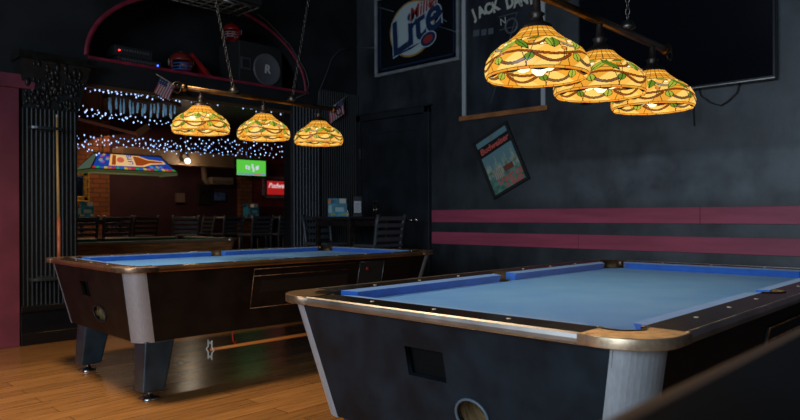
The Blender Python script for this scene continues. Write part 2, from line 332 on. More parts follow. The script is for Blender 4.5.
# ================================================================== POOL TABLES
TA, TB, NA, NB, TZ = 1.235, .702, 1.065, .532, .76     # outer half sizes, nose half sizes, rail height
def bites(x, y, side_r=.062):
    """outline of the bed with the six pockets bitten out, half sizes x, y"""
    P = []
    def corner(sx, sy):
        cx, cy, r = sx*(NA+.022), sy*(NB+.022), .062
        d = .028; q = math.sqrt(r*r-d*d)
        p1 = (sx*x, cy-sy*q); p2 = (cx-sx*q, sy*y)
        a1 = math.atan2(p1[1]-cy, p1[0]-cx); a2 = math.atan2(p2[1]-cy, p2[0]-cx)
        mid = math.atan2(-sy, -sx)
        def un(a): 
            while a-mid > PI: a -= 2*PI
            while a-mid < -PI: a += 2*PI
            return a
        A = arc(cx, cy, r, un(a1), un(a2), 10)
        return A if sx*sy > 0 else A[::-1]
    def side(sy):
        r = side_r; cy = sy*(NB+.055); dy = sy*y-cy; q = math.sqrt(r*r-dy*dy)
        a0 = math.atan2(dy, q); a1 = math.atan2(dy, -q)
        if sy > 0: a0 = a0 if a0 <= 0 else a0; return [(r*math.cos(a), cy+r*math.sin(a)) for a in [a0+(a1-a0-(2*PI if a1 > a0 else 0))*i/10 for i in range(11)]]
        return [(r*math.cos(a), cy+r*math.sin(a)) for a in [a1+(a0-a1-(2*PI if a0 > a1 else 0))*i/10 for i in range(11)]]
    P += corner(1, 1); P += side(1); P += corner(-1, 1); P += corner(-1, -1); P += side(-1); P += corner(1, -1)
    return P
def rrect(a, b, r, n=6):
    return arc(a-r, b-r, r, 0, PI/2, n)+arc(-a+r, b-r, r, PI/2, PI, n)+arc(-a+r, -b+r, r, PI, 1.5*PI, n)+arc(a-r, -b+r, r, 1.5*PI, 2*PI, n)
def lerp(a, b, t): return a+(b-a)*t
ZB0, ZB1 = .33, .732
def half(z):   # cabinet half sizes at height z
    t = (z-ZB0)/(ZB1-ZB0); return lerp(TA-.12, TA-.035, t), lerp(TB-.116, TB-.028, t)
def pool_table(loc, label, body, cloth, cush, capm, trim, lam, near_cap=None, bigdoor=(), legs=True, legm=LEG, clad=ALU, slots=True, panel_brown=None):
    T = thing('pool_table', loc, label, 'pool table')
    I = Matrix.Identity(4)
    plate([bites(NA+.05, NB+.05)], .02, Matrix.Translation((0, 0, TZ-.047)), 'bed_cloth', cloth, T)
    # cushions
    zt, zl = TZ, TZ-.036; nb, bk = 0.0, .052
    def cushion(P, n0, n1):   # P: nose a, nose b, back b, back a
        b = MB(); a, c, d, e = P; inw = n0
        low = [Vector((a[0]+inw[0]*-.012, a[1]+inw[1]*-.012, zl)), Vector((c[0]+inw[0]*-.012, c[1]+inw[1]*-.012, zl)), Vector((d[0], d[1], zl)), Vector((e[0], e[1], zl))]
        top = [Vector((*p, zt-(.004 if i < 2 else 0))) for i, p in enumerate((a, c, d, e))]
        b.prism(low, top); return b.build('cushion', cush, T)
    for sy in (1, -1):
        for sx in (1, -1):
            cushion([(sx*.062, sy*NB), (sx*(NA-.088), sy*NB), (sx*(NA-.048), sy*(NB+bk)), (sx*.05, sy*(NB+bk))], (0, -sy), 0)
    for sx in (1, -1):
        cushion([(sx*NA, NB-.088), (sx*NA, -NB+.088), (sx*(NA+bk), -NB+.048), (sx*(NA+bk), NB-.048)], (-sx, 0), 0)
    # laminate rails
    cx = TA-.185; cy = TB-.185
    for sy in (1, -1):
        y0, y1 = NB+bk, TB-.009; r = .062; yc = NB+.055
        q = [(sx2, sy*y0) for sx2 in ()]
        al = [(math.cos(a)*r, yc+math.sin(a)*r) for a in [PI-PI*i/10 for i in range(11)]]
        P = [(-cx, y0)]+[(x, max(y, y0)) for x, y in al]+[(cx, y0), (cx, y1), (-cx, y1)]
        P = [(x, y*sy) for x, y in P]
        if sy > 0: P = P[::-1]
        plate([P], .03, Matrix.Translation((0, 0, TZ-.0145)), 'side_rail', lam, T)
    for sx in (1, -1):
        MB().b2((sx*(NA+bk), -cy, TZ-.03), (sx*(TA-.009), cy, TZ+.0005)).build('end_rail', lam, T)
    # metal trim strips with a rounded outer edge
    def strip(p, q, out):
        b = MB(); P = Vector((*p, 0)); Q = Vector((*q, 0)); O = Vector((*out, 0))
        sec = [(-.010, TZ+.001), (-.004, TZ+.0025), (0, TZ-.002), (.003, TZ-.012), (.002, TZ-.021), (-.003, TZ-.028), (-.012, TZ-.028)]
        A = [P+O*a+Vector((0, 0, z)) for a, z in sec]; B = [Q+O*a+Vector((0, 0, z)) for a, z in sec]
        b.prism(A, B); b.build('rail_trim', trim, T)
    strip((-cx, -TB), (cx, -TB), (0, -1)); strip((cx, TB), (-cx, TB), (0, 1)); strip((-TA, cy), (-TA, -cy), (-1, 0)); strip((TA, -cy), (TA, cy), (1, 0))
    # corner castings
    for sx in (1, -1):
        for sy in (1, -1):
            r = .062; ccx, ccy = NA+.022, NB+.022; e = .030; q = math.sqrt(r*r-e*e)
            a0 = math.atan2(-q, e); a1 = math.atan2(e, -q)
            R = .12
            P = [(ccx+r*math.cos(a), ccy+r*math.sin(a)) for a in [a1+(a0-a1)*i/14 for i in range(15)]]  # inner bite facing out
            P = [(cx, NB+bk)]+P+[(NA+bk, cy)]+[(TA+.003, cy)]+arc(TA+.003-R, TB+.003-R, R, 0, PI/2, 10)+[(cx, TB+.003)]
            P = [(x*sx, y*sy) for x, y in P]
            if sx*sy < 0: P = P[::-1]
            mm = capm if not (near_cap and sx < 0 and sy < 0) else near_cap
            plate([P], .022, Matrix.Translation((0, 0, TZ-.0125)), 'corner_cap', mm, T, bevel=.003)
            # pocket cup
            b = MB(); n = 18; c0 = Vector((ccx*sx, ccy*sy, 0)); b.lathe((c0.x, c0.y, 0), [(r+.001, TZ+.004), (r-.004, TZ+.005), (r-.006, TZ-.05), (r-.012, TZ-.12), (0, TZ-.13)], n)
            # keep only the outer half of the cup above the bed
            dv = Vector((-sx, -sy, 0)).normalized()
            kill = [v for v in b.b.verts if (v.co-Vector((c0.x, c0.y, v.co.z))).dot(dv) > .012 and v.co.z > TZ-.045]
            for v in kill: v.co.z = TZ-.045
            b.build('corner_pocket', GOLDB if sx > 0 else RUB, T)
    for sy in (1, -1):
        b = MB(); r = .061; c0 = (0, (NB+.055)*sy); b.lathe((c0[0], c0[1], 0), [(r+.001, TZ+.003), (r-.004, TZ+.004), (r-.005, TZ-.05), (r-.012, TZ-.12), (0, TZ-.13)], 18)
        for v in b.b.verts:
            if (v.co.y-c0[1])*-sy > .012 and v.co.z > TZ-.045: v.co.z = TZ-.045
        b.build('side_pocket', GOLDB, T)
    # diamonds
    for sy in (1, -1):
        for k in (1, 2, 3, 5, 6, 7):
            MB().cyl((-NA+k*NA/4, sy*(NB+.095), TZ+.0002), .0065, .0012, 12).build('sight_inlay', PEARL, T)
    for sx in (1, -1):
        for k in (1, 2, 3): MB().cyl((sx*(NA+.095), -NB+k*NB/2, TZ+.0002), .0065, .0012, 12).build('sight_inlay', PEARL, T)
    # cabinet: four sloping panels, end panel towards the camera has a square and an oval hole
    at, bt = half(ZB1); ab, bb = half(ZB0); g = .088
    def panel(name, wt, wb, ctr_t, ctr_b, ux, holes, m, th=.018):
        # ux = horizontal direction of panel; ctr_t/b = centres of its top and bottom edge
        h = (ctr_t-ctr_b).length; uy = (ctr_t-ctr_b).normalized(); uz = ux.cross(uy)
        M4 = Matrix(((ux.x, uy.x, uz.x, ctr_b.x-uz.x*th/2), (ux.y, uy.y, uz.y, ctr_b.y-uz.y*th/2), (ux.z, uy.z, uz.z, ctr_b.z-uz.z*th/2), (0, 0, 0, 1)))
        o = plate([[(-wb, 0), (wb, 0), (wt, h), (-wt, h)]]+holes, th, M4, name, m, T); return o, M4
    X, Yv = Vector((1, 0, 0)), Vector((0, 1, 0))
    sq = []; ov = []
    if slots:
        sy0 = NB*0+.0
        sq = [(-x, y) for x, y in [(SQ[0], SQ[2]), (SQ[1], SQ[2]), (SQ[1], SQ[3]), (SQ[0], SQ[3])]]
        ov = [(OV[0]+OV[2]*math.cos(2*PI*i/24), OV[1]+OV[3]*math.sin(2*PI*i/24)) for i in range(24)]
    holes = [sq, ov] if slots else []
    _, ME = panel('end_panel', bt-g, bb-g, Vector((-at, 0, ZB1)), Vector((-ab, 0, ZB0)), -Yv, holes, body)
    panel('end_panel', bt-g, bb-g, Vector((at, 0, ZB1)), Vector((ab, 0, ZB0)), Yv, [], body)
    _, MS = panel('side_panel', at-g, ab-g, Vector((0, -bt, ZB1)), Vector((0, -bb, ZB0)), X, [], panel_brown or body)
    panel('side_panel', at-g, ab-g, Vector((0, bt, ZB1)), Vector((0, bb, ZB0)), -X, [], body)
    MB().prism([(x, y, ZB0+.012) for x, y in rrect(ab-.025, bb-.025, .07)], [(x, y, ZB0-.003) for x, y in rrect(ab-.02, bb-.02, .07)]).build('cabinet_bottom', MATTBLK, T)
    if slots:
        b = MB(); b.M = ME; pts = [Vector((*p, .012)) for p in ov]; b.tube(pts, .0045, 8, closed=True); b.build('ball_hole_rim', MATTBLK if body is BODYB else mat('rim_grey', (.09, .12, .15), .4), T)
        b = MB(); b.M = ME; b.prism([(p[0]*1.0, p[1]*1.0, .002) for p in ov], [(p[0], p[1], -.12) for p in ov]); 
        bmesh.ops.delete(b.b, geom=[f for f in b.b.faces if len(f.verts) > 4][-2:][:1], context='FACES'); 
        b.build('ball_chute', mat('worn_ply', (.22, .14, .06), .7, noise=.5, scale=12, stretch=(8, 1, 1)), T)
        b = MB(); b.M = ME; b.b2((min(p[0] for p in sq)-.01, min(p[1] for p in sq)-.01, -.026), (max(p[0] for p in sq)+.01, max(p[1] for p in sq)+.01, -.0205)); b.build('slot_dark_plate', mat('slot_shade_black', (.004, .004, .004), .9, spec=.1), T)  # near-black plate close behind the slot, standing in for the shade inside
    # aluminium corner cladding, vertical edge loft
    for sx in (1, -1):
        for sy in (1, -1):
            b = MB(); R = .09
            def prof(a, bq, rr): return [(sx*x, sy*y) for x, y in [(a, bq-R-.006)]+arc(a-R, bq-R, rr, 0, PI/2, 10)+[(a-R-.006, bq)]]
            o1 = prof(ab, bb, R); o2 = prof(at, bt, R); i1 = [(sx*x, sy*y) for x, y in [(ab-.006, bb-R-.006)]+arc(ab-R, bb-R, R-.006, 0, PI/2, 10)+[(ab-R-.006, bb-.006)]][::-1]
            i2 = [(sx*x, sy*y) for x, y in [(at-.006, bt-R-.006)]+arc(at-R, bt-R, R-.006, 0, PI/2, 10)+[(at-R-.006, bt-.006)]][::-1]
            b.prism([(*p, ZB0-.004) for p in o1+i1], [(*p, ZB1) for p in o2+i2]); b.build('corner_cladding', clad, T)
    # side door and coin panel, on the side towards -Y
    for kind, x0, x1, z0, z1 in bigdoor:
        b = MB(); b.M = MS; s = 1/(math.cos(.33)); y0, y1 = (z0-ZB0)*s, (z1-ZB0)*s
        fr = CAPD if kind == 'door' else mat('coin_panel_edge', (.2, .2, .2), .4, 1)
        if kind == 'door':
            o = MB(); o.M = MS; o.b2((x0, y0, .008), (x1, y1, .016)); d = o.build('ball_door', body, T, bevel=.002)
            for a in ((x0, y0, x1, y0), (x0, y1, x1, y1), (x0, y0, x0, y1), (x0, y1-.045, x1, y1-.045)): b.tube([(a[0], a[1], .017), (a[2], a[3], .017)], .0028, 6)
            b.build('door_edging', mat('scratched_edging', (.30, .15, .07), .4, .6, noise=.6, scale=25), d)
            q = MB(); q.M = MS; q.b2((x0+.06, y0+.10, .015), (x1-.06, y1-.075, .02)); q.build('door_slot', RUB, d)
        else:
            o = MB(); o.M = MS; o.b2((x0, y0, .008), (x1, y1, .02)); d = o.build('coin_panel', MATTBLK, T, bevel=.003)
            for a in ((x0, y0, x0, y1), (x1, y0, x1, y1), (x0, y1, x1, y1)): b.tube([(a[0], a[1], .02), (a[2], a[3], .02)], .003, 6)
            b.build('coin_panel_edging', fr, d)
            q = MB(); q.M = MS; q.cyl((x0+.07, y1-.05, .02), .012, .012, 14); tag(q.build('coin_button', mat('red_button', (.35, .01, .01), .3), d), 'red round button')
    # legs
    if legs:
        for sx in (1, -1):
            for sy in (1, -1):
                b = MB(); tx, ty = sx*(TA-.19), sy*.47; bx, by = sx*(TA-.235), sy*.47
                if sx < 0: tx, bx = -(TA-.20), -(TA-.24)
                tx = sx*(TA-.25); bx = sx*(TA-.205); ty = sy*.47-.035; by = sy*.49-.05
                P = [(tx+p*.088, ty+q*.080, ZB0+.005) for p, q in ((-1, -1), (1, -1), (1, 1), (-1, 1))]; Q = [(bx+p*.066, by+q*.062, .05) for p, q in ((-1, -1), (1, -1), (1, 1), (-1, 1))]
                b.prism(P, Q); lg = b.build('leg', legm, T, bevel=.012, seg=3)
                c = MB(); c.lathe((bx, by, 0), [(0, 0), (.055, 0), (.052, .010), (.026, .018), (.014, .03), (.014, .06)], 20); tag(c.build('leveller_foot', CHROME, lg), 'round chrome levelling foot')
    return T
# holes in local panel coordinates: x to the right as seen from the camera end, y up from the cabinet's bottom edge
SQ = (None,); OV = (None,)
def set_holes(cy, sqpx, ovpx, X):
    global SQ, OV
    pts = [atX(*p, X) for p in sqpx]; ys = [-(p.y-cy) for p in pts]; zs = [p.z-ZB0 for p in pts]
    SQ = (-sum(sorted(ys)[:2])/2+.02, -sum(sorted(ys)[2:])/2+.02, sum(sorted(zs)[:2])/2, sum(sorted(zs)[2:])/2)
    o = [atX(*p, X) for p in ovpx]; y0, y1 = -(o[0].y-cy), -(o[1].y-cy); OV = ((y0+y1)/2-.035, o[2].z-ZB0-.052, abs(y1-y0)/2, .052)
T1C = (1.59-.17+TA+.003, .768+NB, 0); T2C = (1.559+TA, 4.165, 0)
set_holes(T1C[1], ((405, 345), (444, 352), (445, 384), (407, 377)), ((455, 412), (488, 419), (470, 403)), T1C[0]-TA+.04)
LAMB = mat('brown_laminate', (.02, .011, .006), .2, noise=.4, scale=3)
T1 = pool_table(T1C, 'black pool table with blue cloth in the foreground, under the lamps by the striped wall', BODY, CLOTH, CLOTHC, CAPD, ALUB, LAM, near_cap=CAPM, bigdoor=(('door', 2.39-T1C[0], 3.3-T1C[0], .47, .66),), panel_brown=BODYB)
set_holes(T2C[1], ((80, 281), (89, 281), (80, 296), (89, 296)), ((90, 314), (103, 314), (96, 306)), T2C[0]-TA+.04)
T2 = pool_table(T2C, 'brown-black coin-operated pool table with blue cloth, standing farther back on the left', BODYB, CLOTH, CLOTHC, CAPD, mat('amber_trim', (.42, .25, .12), .28, .9, noise=.3, scale=5), LAMB, bigdoor=(('door', 2.37-T2C[0], 3.19-T2C[0], .46, .70), ('coin', 3.23-T2C[0], 3.46-T2C[0], .49, .70)))
T2.rotation_euler.z = -.036
T3 = pool_table((4.68-TA, 7.28+TB, 0), 'wooden pool table with green cloth in the rear room beyond the opening', BODYW, GREEN, GREEN, mat('pale_cap', (.35, .28, .22), .35, .8), mat('pale_trim', (.45, .36, .25), .35, .6), BODYW, legm=BODYW, clad=BODYW, slots=False)

# mechanical bridge stick below the second table, hanging on its red cord
B = thing('bridge_stick', (2.11, 3.62, .232), 'orange wooden bridge stick with a white head hanging below the second pool table', 'bridge stick')
MB().tube([(0, 0, 0), (1.35, .02, -.01)], [.009, .014], 10).build('shaft', mat('orange_varnish', (.75, .22, .04), .3), B)
b = MB(); star = []
for i in range(12):
    a = 2*PI*i/12; r = .055 if i % 2 == 0 else .03; star.append((-.005, r*math.cos(a)*.8, r*1.2*math.sin(a)))
b.tube(star, .0042, 6, closed=True); tag(b.build('bridge_head', WHITE, B), 'white star-shaped bridge head')
b = MB(); b.tube([(.17, -.01, .125), (.145, -.005, .08), (.155, 0, .03), (.17, 0, .012), (.18, .005, .03)], .004, 8); tag(b.build('cord', mat('red_cord', (.5, .03, .02), .5), B), 'red hanging cord')

# ================================================================== TIFFANY BILLIARD LIGHTS
def glass(name, c, e): return mat(name, tuple(q*.25 for q in c), .3, emit=c, es=e)
GL = [mat('lead_came', (.012, .008, .004), .5),
      glass('amber_glass', (.78, .30, .025), .95), glass('cream_glass', (1.0, .64, .15), .98), glass('yellow_glass', (1.0, .52, .08), .95),
      glass('leaf_glass', (.16, .30, .02), .75), glass('lime_glass', (.42, .52, .05), .85), glass('rust_glass', (.34, .07, .006), .75),
      glass('grey_glass', (.42, .33, .22), .8), glass('petal_glass', (1.0, .85, .55), 1.6), glass('orange_glass', (1.0, .30, .03), .85), glass('deep_leaf_glass', (.045, .10, .018), .6), glass('honey_glass', (.92, .40, .035), .88), glass('brown_glass', (.22, .10, .04), .8)]
def shade_mesh():
    R = .187; prof = []
    NT, NV = 540, 120
    # profile: t 0..1 from top to bottom
    key = [(0, .047, .190), (.18, .072, .161), (.36, .109, .131), (.46, .136, .115), (.60, .165, .091), (.72, .181, .063), (.84, .187, .036), (.93, .184, .014), (1.0, .176, .0)]
    def P(t):
        for (a, ra, za), (c, rc, zc) in zip(key, key[1:]):
            if t <= c: k = (t-a)/(c-a); return lerp(ra, rc, k), lerp(za, zc, k)
        return key[-1][1:]
    bm = bmesh.new(); rows = []
    for j in range(NV+1):
        r, z = P(j/NV); row = []
        for i in range(NT):
            a = 2*PI*i/NT; zz = z
            if j == NV: zz = z+.004*math.cos(a*12)
            row.append(bm.verts.new((r*math.cos(a), r*math.sin(a), zz)))
        rows.append(row)
    def seg(px, py, ax, ay, bx, by):
        dx, dy = bx-ax, by-ay; k = max(0, min(1, ((px-ax)*dx+(py-ay)*dy)/(dx*dx+dy*dy))); return math.hypot(px-ax-k*dx, py-ay-k*dy)
    def leaf(u, v, cx, cy, ang, L, Wd):
        x, y = u-cx, v-cy; c, s = math.cos(ang), math.sin(ang); a, b2 = x*c+y*s, -x*s+y*c
        if abs(a) > L: return None
        w_ = Wd*(1-(a/L)**2); d = abs(b2)
        if d > w_: return None
        return 0 if (w_-d < .0022 or d < .0012) else 1
    REP = 4
    def mi(t, ang):
        u = (ang/(2*PI)*REP) % 1.0; ua = u*.195; v = (t-.38)*.262; LD = .0022
        if t < .38:
            k = (ang/(2*PI)*24) % 1.0
            if k < .06 or k > .94: return 0
            q = t/.38*5
            if (q % 1) < .07: return 0
            return (2, 1, 3, 1, 11)[int(q)]
        if v > .158: return 0
        if abs(v-.0035) < .0035: return 0 if abs(v-.0035) > .0026 else 6
        # crossing leaf pair, upright leaves
        for cx, cy, an, L, Wd, m_ in ((.112, .046, .95, .046, .012, 4), (.084, .048, 2.2, .044, .013, 5), (.006, .050, 1.7, .030, .017, 4), (.190, .050, 1.4, .028, .013, 5), (.050, .018, .2, .026, .009, 5), (.148, .018, 2.95, .024, .009, 4),
                                      (.060, .112, 1.4, .019, .013, 5), (.140, .112, 1.8, .018, .012, 4)):
            q = leaf(ua, v, cx, cy, an, L, Wd)
            if q is not None: return 0 if q == 0 else m_
        # rust branch running round the belly
        vb = .094-.010*math.cos(2*PI*(u-.5))
        d = abs(v-vb)
        if d < .0056: return 0 if d > .0042 or (u*8 % 1) < .05 else 6
        # hanging swags, white above and brown below the branch
        for c0, hw, v0, dep, th, m_ in ((.055, .045, .028, .040, .0060, 7), (.145, .042, .028, .036, .0055, 6), (.100, .048, .098, .034, .0055, 12), (.0, .045, .098, .034, .005, 6), (.195, .045, .098, .034, .005, 6)):
            x = (ua-c0)/hw
            if abs(x) < 1:
                d = abs(v-(v0+dep*(1-x*x)))/math.sqrt(1+(2*dep*x/hw)**2)
                if d < th: return 0 if th-d < LD else m_
        for cx, cy, r, m_ in ((.060, .040, .009, 8), (.142, .046, .0085, 9), (.028, .080, .008, 9), (.168, .062, .007, 8)):
            q = math.hypot(ua-cx, v-cy)
            if q < r: return 0 if q > r-LD else m_
        # rim row
        if abs(v-.148) < .0012: return 0
        if v > .148: return 0 if (u*7 % 1) < .04 else (11, 9, 1)[int(u*7) % 3]
        # background glass cut by lead lines
        for a0, sl in ((.0, .25), (.30, -.35), (.52, .2), (.80, -.2)):
            if abs(u-(a0+sl*v*5+.02)) < .005: return 0
        if abs(v-.066) < LD*.5: return 0
        return (2, 3, 2, 11)[int(u*4+v*20) % 4]
    for j in range(NV):
        for i in range(NT):
            f = bm.faces.new((rows[j][i], rows[j][(i+1) % NT], rows[j+1][(i+1) % NT], rows[j+1][i])); f.smooth = True
            f.material_index = mi((j+.5)/NV, 2*PI*(i+.5)/NT+PI)
    me = bpy.data.meshes.new('shade'); bm.to_mesh(me); bm.free()
    for g in GL: me.materials.append(g)
    return me
SHADE = shade_mesh()
def chain(b, p, q, link=.035, r=.0028):
    p, q = Vector(p), Vector(q); n = int((q-p).length/(link*.75)); d = (q-p).normalized()
    s = d.cross(Vector((0, 1, 0))).normalized(); s2 = d.cross(s)
    for i in range(n):
        c = p+(q-p)*((i+.5)/n); u = s if i % 2 else s2
        b.tube([c+d*(link/2*math.cos(2*PI*k/8))+u*(link*.28*math.sin(2*PI*k/8)) for k in range(8)], r, 5, closed=True)
def billiard_light(xs, Y, zrim, zbar, label, chains, power):
    cx = xs[1]; T = thing('billiard_light', (cx, Y, zbar), label, 'lamp')
    b = MB(); x0, x1 = xs[0]-cx-.12, xs[2]-cx+.15
    b.tube([(x0, 0, 0), (x1, 0, 0)], .017, 14)
    for x in (x0, x1): b.ball((x, 0, 0), .026, 12)
    b.build('bar', BRASS, T)
    for s, x in ((-1, x0), (1, x1)):
        b = MB(); pts = []
        for k in range(26):
            a = k/25*2.6*PI; r = .045*(1-.6*k/25); pts.append((x+s*(.045+.0)-s*r*math.cos(a), 0, r*math.sin(a)-.01))
        b.tube(pts, .006, 6); b.build('scroll', IRON, T)
    for p, q in chains:
        b = MB(); chain(b, (p[0]-cx, 0, .03), (q[0]-cx, q[1]-Y, q[2]-zbar)); b.lathe((p[0]-cx, 0, .0), [(.0, .06), (.016, .055), (.03, .035), (.034, .022), (.014, .012), (.012, -.01)], 14); b.build('chain', CHAIN, T)
    for i, x in enumerate(xs):
        o = bpy.data.objects.new('lamp_shade', SHADE); COL.objects.link(o); o.parent = T; o.location = (x-cx, 0, zrim-zbar); o.rotation_euler = (0, 0, PI/6+.35+i*.5)
        b = MB(); h = zbar-zrim-.183
        b.lathe((x-cx, 0, zrim-zbar+.178), [(.058, 0), (.055, .012), (.04, .02), (.026, .03), (.022, .045), (.03, .055), (.016, .065), (.012, h+.005)], 20); b.build('shade_cap', IRON, T)
        for k in range(3):
            b = MB(); a = 2*PI*k/3+.4; b.tube([(x-cx+.02*math.cos(a), .02*math.sin(a), zrim-zbar+.105), (x-cx+.04*math.cos(a), .04*math.sin(a), zrim-zbar+.075), (x-cx+.055*math.cos(a), .055*math.sin(a), zrim-zbar+.04), (x-cx+.06*math.cos(a), .06*math.sin(a), zrim-zbar+.025)], [.010, .022, .028, .012], 12)
            tag(b.build('bulb', mat('lit_bulb', (1, .9, .7), .3, emit=(1, .72, .36), es=2.2), T), 'glowing frosted bulb')
        b = MB(); b.tube([(x-cx, 0, zrim-zbar+.09), (x-cx, 0, zrim-zbar+.18)], .012, 8); b.build('socket', BRASS, T)
        l = bpy.data.lights.new('bulb_light', 'SPOT'); l.spot_size = 2.5; l.spot_blend = .6; l.energy = power; l.color = (1, .62, .28); l.shadow_soft_size = .04
        lo = bpy.data.objects.new('bulb_light', l); COL.objects.link(lo); lo.parent = T; lo.location = (x-cx, 0, zrim-zbar+.005)
    return T
billiard_light([2.065, 2.54, 3.055], 1.3, 1.527, 1.835, 'three-shade stained-glass billiard lamp on a brass bar above the foreground pool table', [((2.25, 0), (2.25, 1.3, CEIL)), ((2.80, 0), (2.80, 1.3, CEIL))], 7.5)
billiard_light([2.265, 2.76, 3.264], 4.0, 1.588, 1.875, 'three-shade stained-glass billiard lamp hanging on chains above the farther pool table', [((2.515, 0), (2.05, 4.0, CEIL)), ((3.01, 0), (3.42, 4.0, CEIL))], 3.5)


# ================================================================== ON THE RIGHT WALL
def wp(x, y, off=0): p = atX(x, y, XW); return Vector((XW-off, p.y, p.z))
def rect_on_wall(b, y0, y1, z0, z1, o0, o1, mi=0): return b.b2((XW-o1, y0, z0), (XW-o0, y1, z1), mi)
# wall television
a, c = wp(779, 80), wp(583, 20); y0, y1, z0 = a.y, c.y, a.z; z1 = z0+.94
T = thing('television', (XW, (y0+y1)/2, z0), 'big switched-off black television high on the right wall behind the lamp', 'television')
Mi = Matrix.Translation((-XW, -(y0+y1)/2, -z0))
def lp(b, name, m, T=T, Mi=Mi, bev=0, seg=2): o = b.build(name, m, T, bev, seg); o.data.transform(Mi); return o
lp(rect_on_wall(MB(), y0, y1, z0, z1, .03, .085), 'casing', mat('tv_casing', (.012, .013, .016), .3), bev=.006)
lp(rect_on_wall(MB(), y0+.018, y1-.018, z0+.025, z1-.018, .085, .0865), 'screen', mat('tv_screen', (.004, .005, .009), .12))
lp(rect_on_wall(MB(), y0+.5, y1-.5, z0+.25, z1-.25, .001, .03), 'wall_bracket', IRON)
lp(rect_on_wall(MB(), y0+.004, y1-.004, z0+.004, z0+.012, .085, .088), 'lower_bezel', ALUB)
b = MB(); b.tube([(XW-.03, *wp(x, y)[1:]) for x, y in ((700, 88), (702, 96), (712, 103), (722, 106), (730, 101), (738, 93), (741, 84))], .005, 6)
tag(b.build('power_cable', MATTBLK), 'thin black cable looping below the big television', 'cable')
b = MB(); b.tube([(XW-.02, *wp(x, y)[1:]) for x, y in ((694, 90), (694, 104), (695, 126))], .004, 6)
tag(b.build('hanging_cable', MATTBLK), 'black cable hanging straight down beside the lamp shade below the big television', 'cable')
# beer mirror
p0, p1 = wp(377, 78), wp(461, 59); y1, y0, z0 = p0.y, p1.y, p0.z; z1 = z0+.93
T = thing('framed_mirror', (XW, (y0+y1)/2, z0), 'silver framed dark bar mirror with a cream and navy beer logo on the right wall', 'mirror')
Mi = Matrix.Translation((-XW, -(y0+y1)/2, -z0))
b = MB(); fw = .035
for q in ((y0, y1, z0, z0+fw), (y0, y1, z1-fw, z1), (y0, y0+fw, z0+fw, z1-fw), (y1-fw, y1, z0+fw, z1-fw)): rect_on_wall(b, *q, .001, .045)
lp(b, 'frame', OFFW, T, Mi, .006)
lp(rect_on_wall(MB(), y0+fw, y1-fw, z0+fw, z1-fw, .005, .02), 'mirror_glass', mat('dark_mirror', (.012, .018, .025), .1, .6), T, Mi)
b = MB(); e = .07
for q in ((y0+e, y1-e, z0+e, z0+e+.02), (y0+e, y0+e+.02, z0+e, z1-e), (y1-e-.02, y1-e, z0+e, z1-e)): rect_on_wall(b, *q, .02, .022)
lp(b, 'printed_border', mat('navy_print', (.01, .022, .06), .4), T, Mi)
cc = wp(413, 29); ce = cc+Vector((0, 0, 0))
NAVY = mat('navy_logo', (.012, .03, .09), .4); CREAM = mat('cream_logo', (.42, .52, .54), .5); GOLDP = mat('gold_print', (.35, .20, .05), .5); REDP = mat('red_print', (.30, .03, .03), .5); BLUEW = mat('pale_blue_print', (.34, .44, .52), .5)
def disc(name, p, a, c, off, m, ang=0, th=.002):
    P = [(a*math.cos(2*PI*i/40), c*math.sin(2*PI*i/40)) for i in range(40)]
    o = plate([P], th, frameX((XW-off, p.y, p.z), ang), name, m, T); o.data.transform(Mi); return o
disc('logo_ring', cc+Vector((0, .0, .0)), .345, .315, .022, GOLDP, .1); disc('logo_disc', cc, .325, .295, .024, CREAM, .1)
def wtext(s, px, size, name, m, off, ang=0, sx=1, shear=0, ext=.001, bold=0, T=T, Mi=Mi, sp=1):
    p = wp(*px); o = text(s, frameX((XW-off, p.y, p.z), ang, sx), size, name, m, T, ext, shear, bold, sp); o.data.transform(Mi); return o
A = .30
wtext('Lite', (415, 29), .52, 'logo_word_edge', BLUEW, .027, A, 1.0, .25, .001, .026, T, Mi); wtext('Lite', (415, 29), .52, 'logo_word', NAVY, .030, A, 1.0, .25, .001, .010, T, Mi)
b = MB(); q = [wp(389, 60), wp(425, 41), wp(412, 50)]; b.poly([(XW-.030, v.y, v.z) for v in q]); lp(b, 'logo_swoosh', NAVY, T, Mi)
wtext('Miller', (425, 8), .20, 'logo_script_edge', CREAM, .031, A, 1.0, .4, .001, .012, T, Mi); wtext('Miller', (425, 8), .20, 'logo_script', REDP, .034, A, 1.0, .4, .001, .003, T, Mi)
dd = wp(430, 39.5); disc('seal_ring', dd, .12, .082, .031, CREAM, .25); disc('seal', dd, .108, .072, .033, NAVY, .25); disc('seal_centre', dd, .07, .042, .035, REDP, .25)
b = MB()
for (x0, y0_), (x1, y1_) in (((436, 15), (448, 22)), ((441, 27), (460, 33)), ((378, 7), (395, 12))): b.tube([wp(x0, y0_, .021), wp(x1, y1_, .021)], .006, 4)
lp(b, 'etched_lines', mat('etched_grey', (.10, .12, .13), .4), T, Mi)
# whiskey poster with pale rails and wooden bottom rail
p0, p1 = wp(464, 117), wp(546, 102.5); y1, y0, z0 = p0.y, p1.y, p0.z; z1 = z0+1.35
T = thing('hanging_poster', (XW, (y0+y1)/2, z0), 'tall dark whiskey poster between white side rails, with a tan wooden bottom rail', 'poster')
Mi = Matrix.Translation((-XW, -(y0+y1)/2, -z0))
lp(rect_on_wall(MB(), y0, y1, z0, z1, .004, .01), 'poster_sheet', mat('poster_print', (.010, .013, .018), .35, noise=1.0, scale=3, col2=(.035, .045, .06), stretch=(1, 1.6, .6), detail=7), T, Mi)
lp(rect_on_wall(MB(), y0-.005, y0+.04, z0, z1, .004, .03), 'side_rail', mat('white_rail', (.42, .46, .48), .5), T, Mi, .004)
lp(rect_on_wall(MB(), y1-.04, y1+.005, z0, z1, .004, .03), 'side_rail', mat('white_rail', (.42, .46, .48), .5), T, Mi, .004)
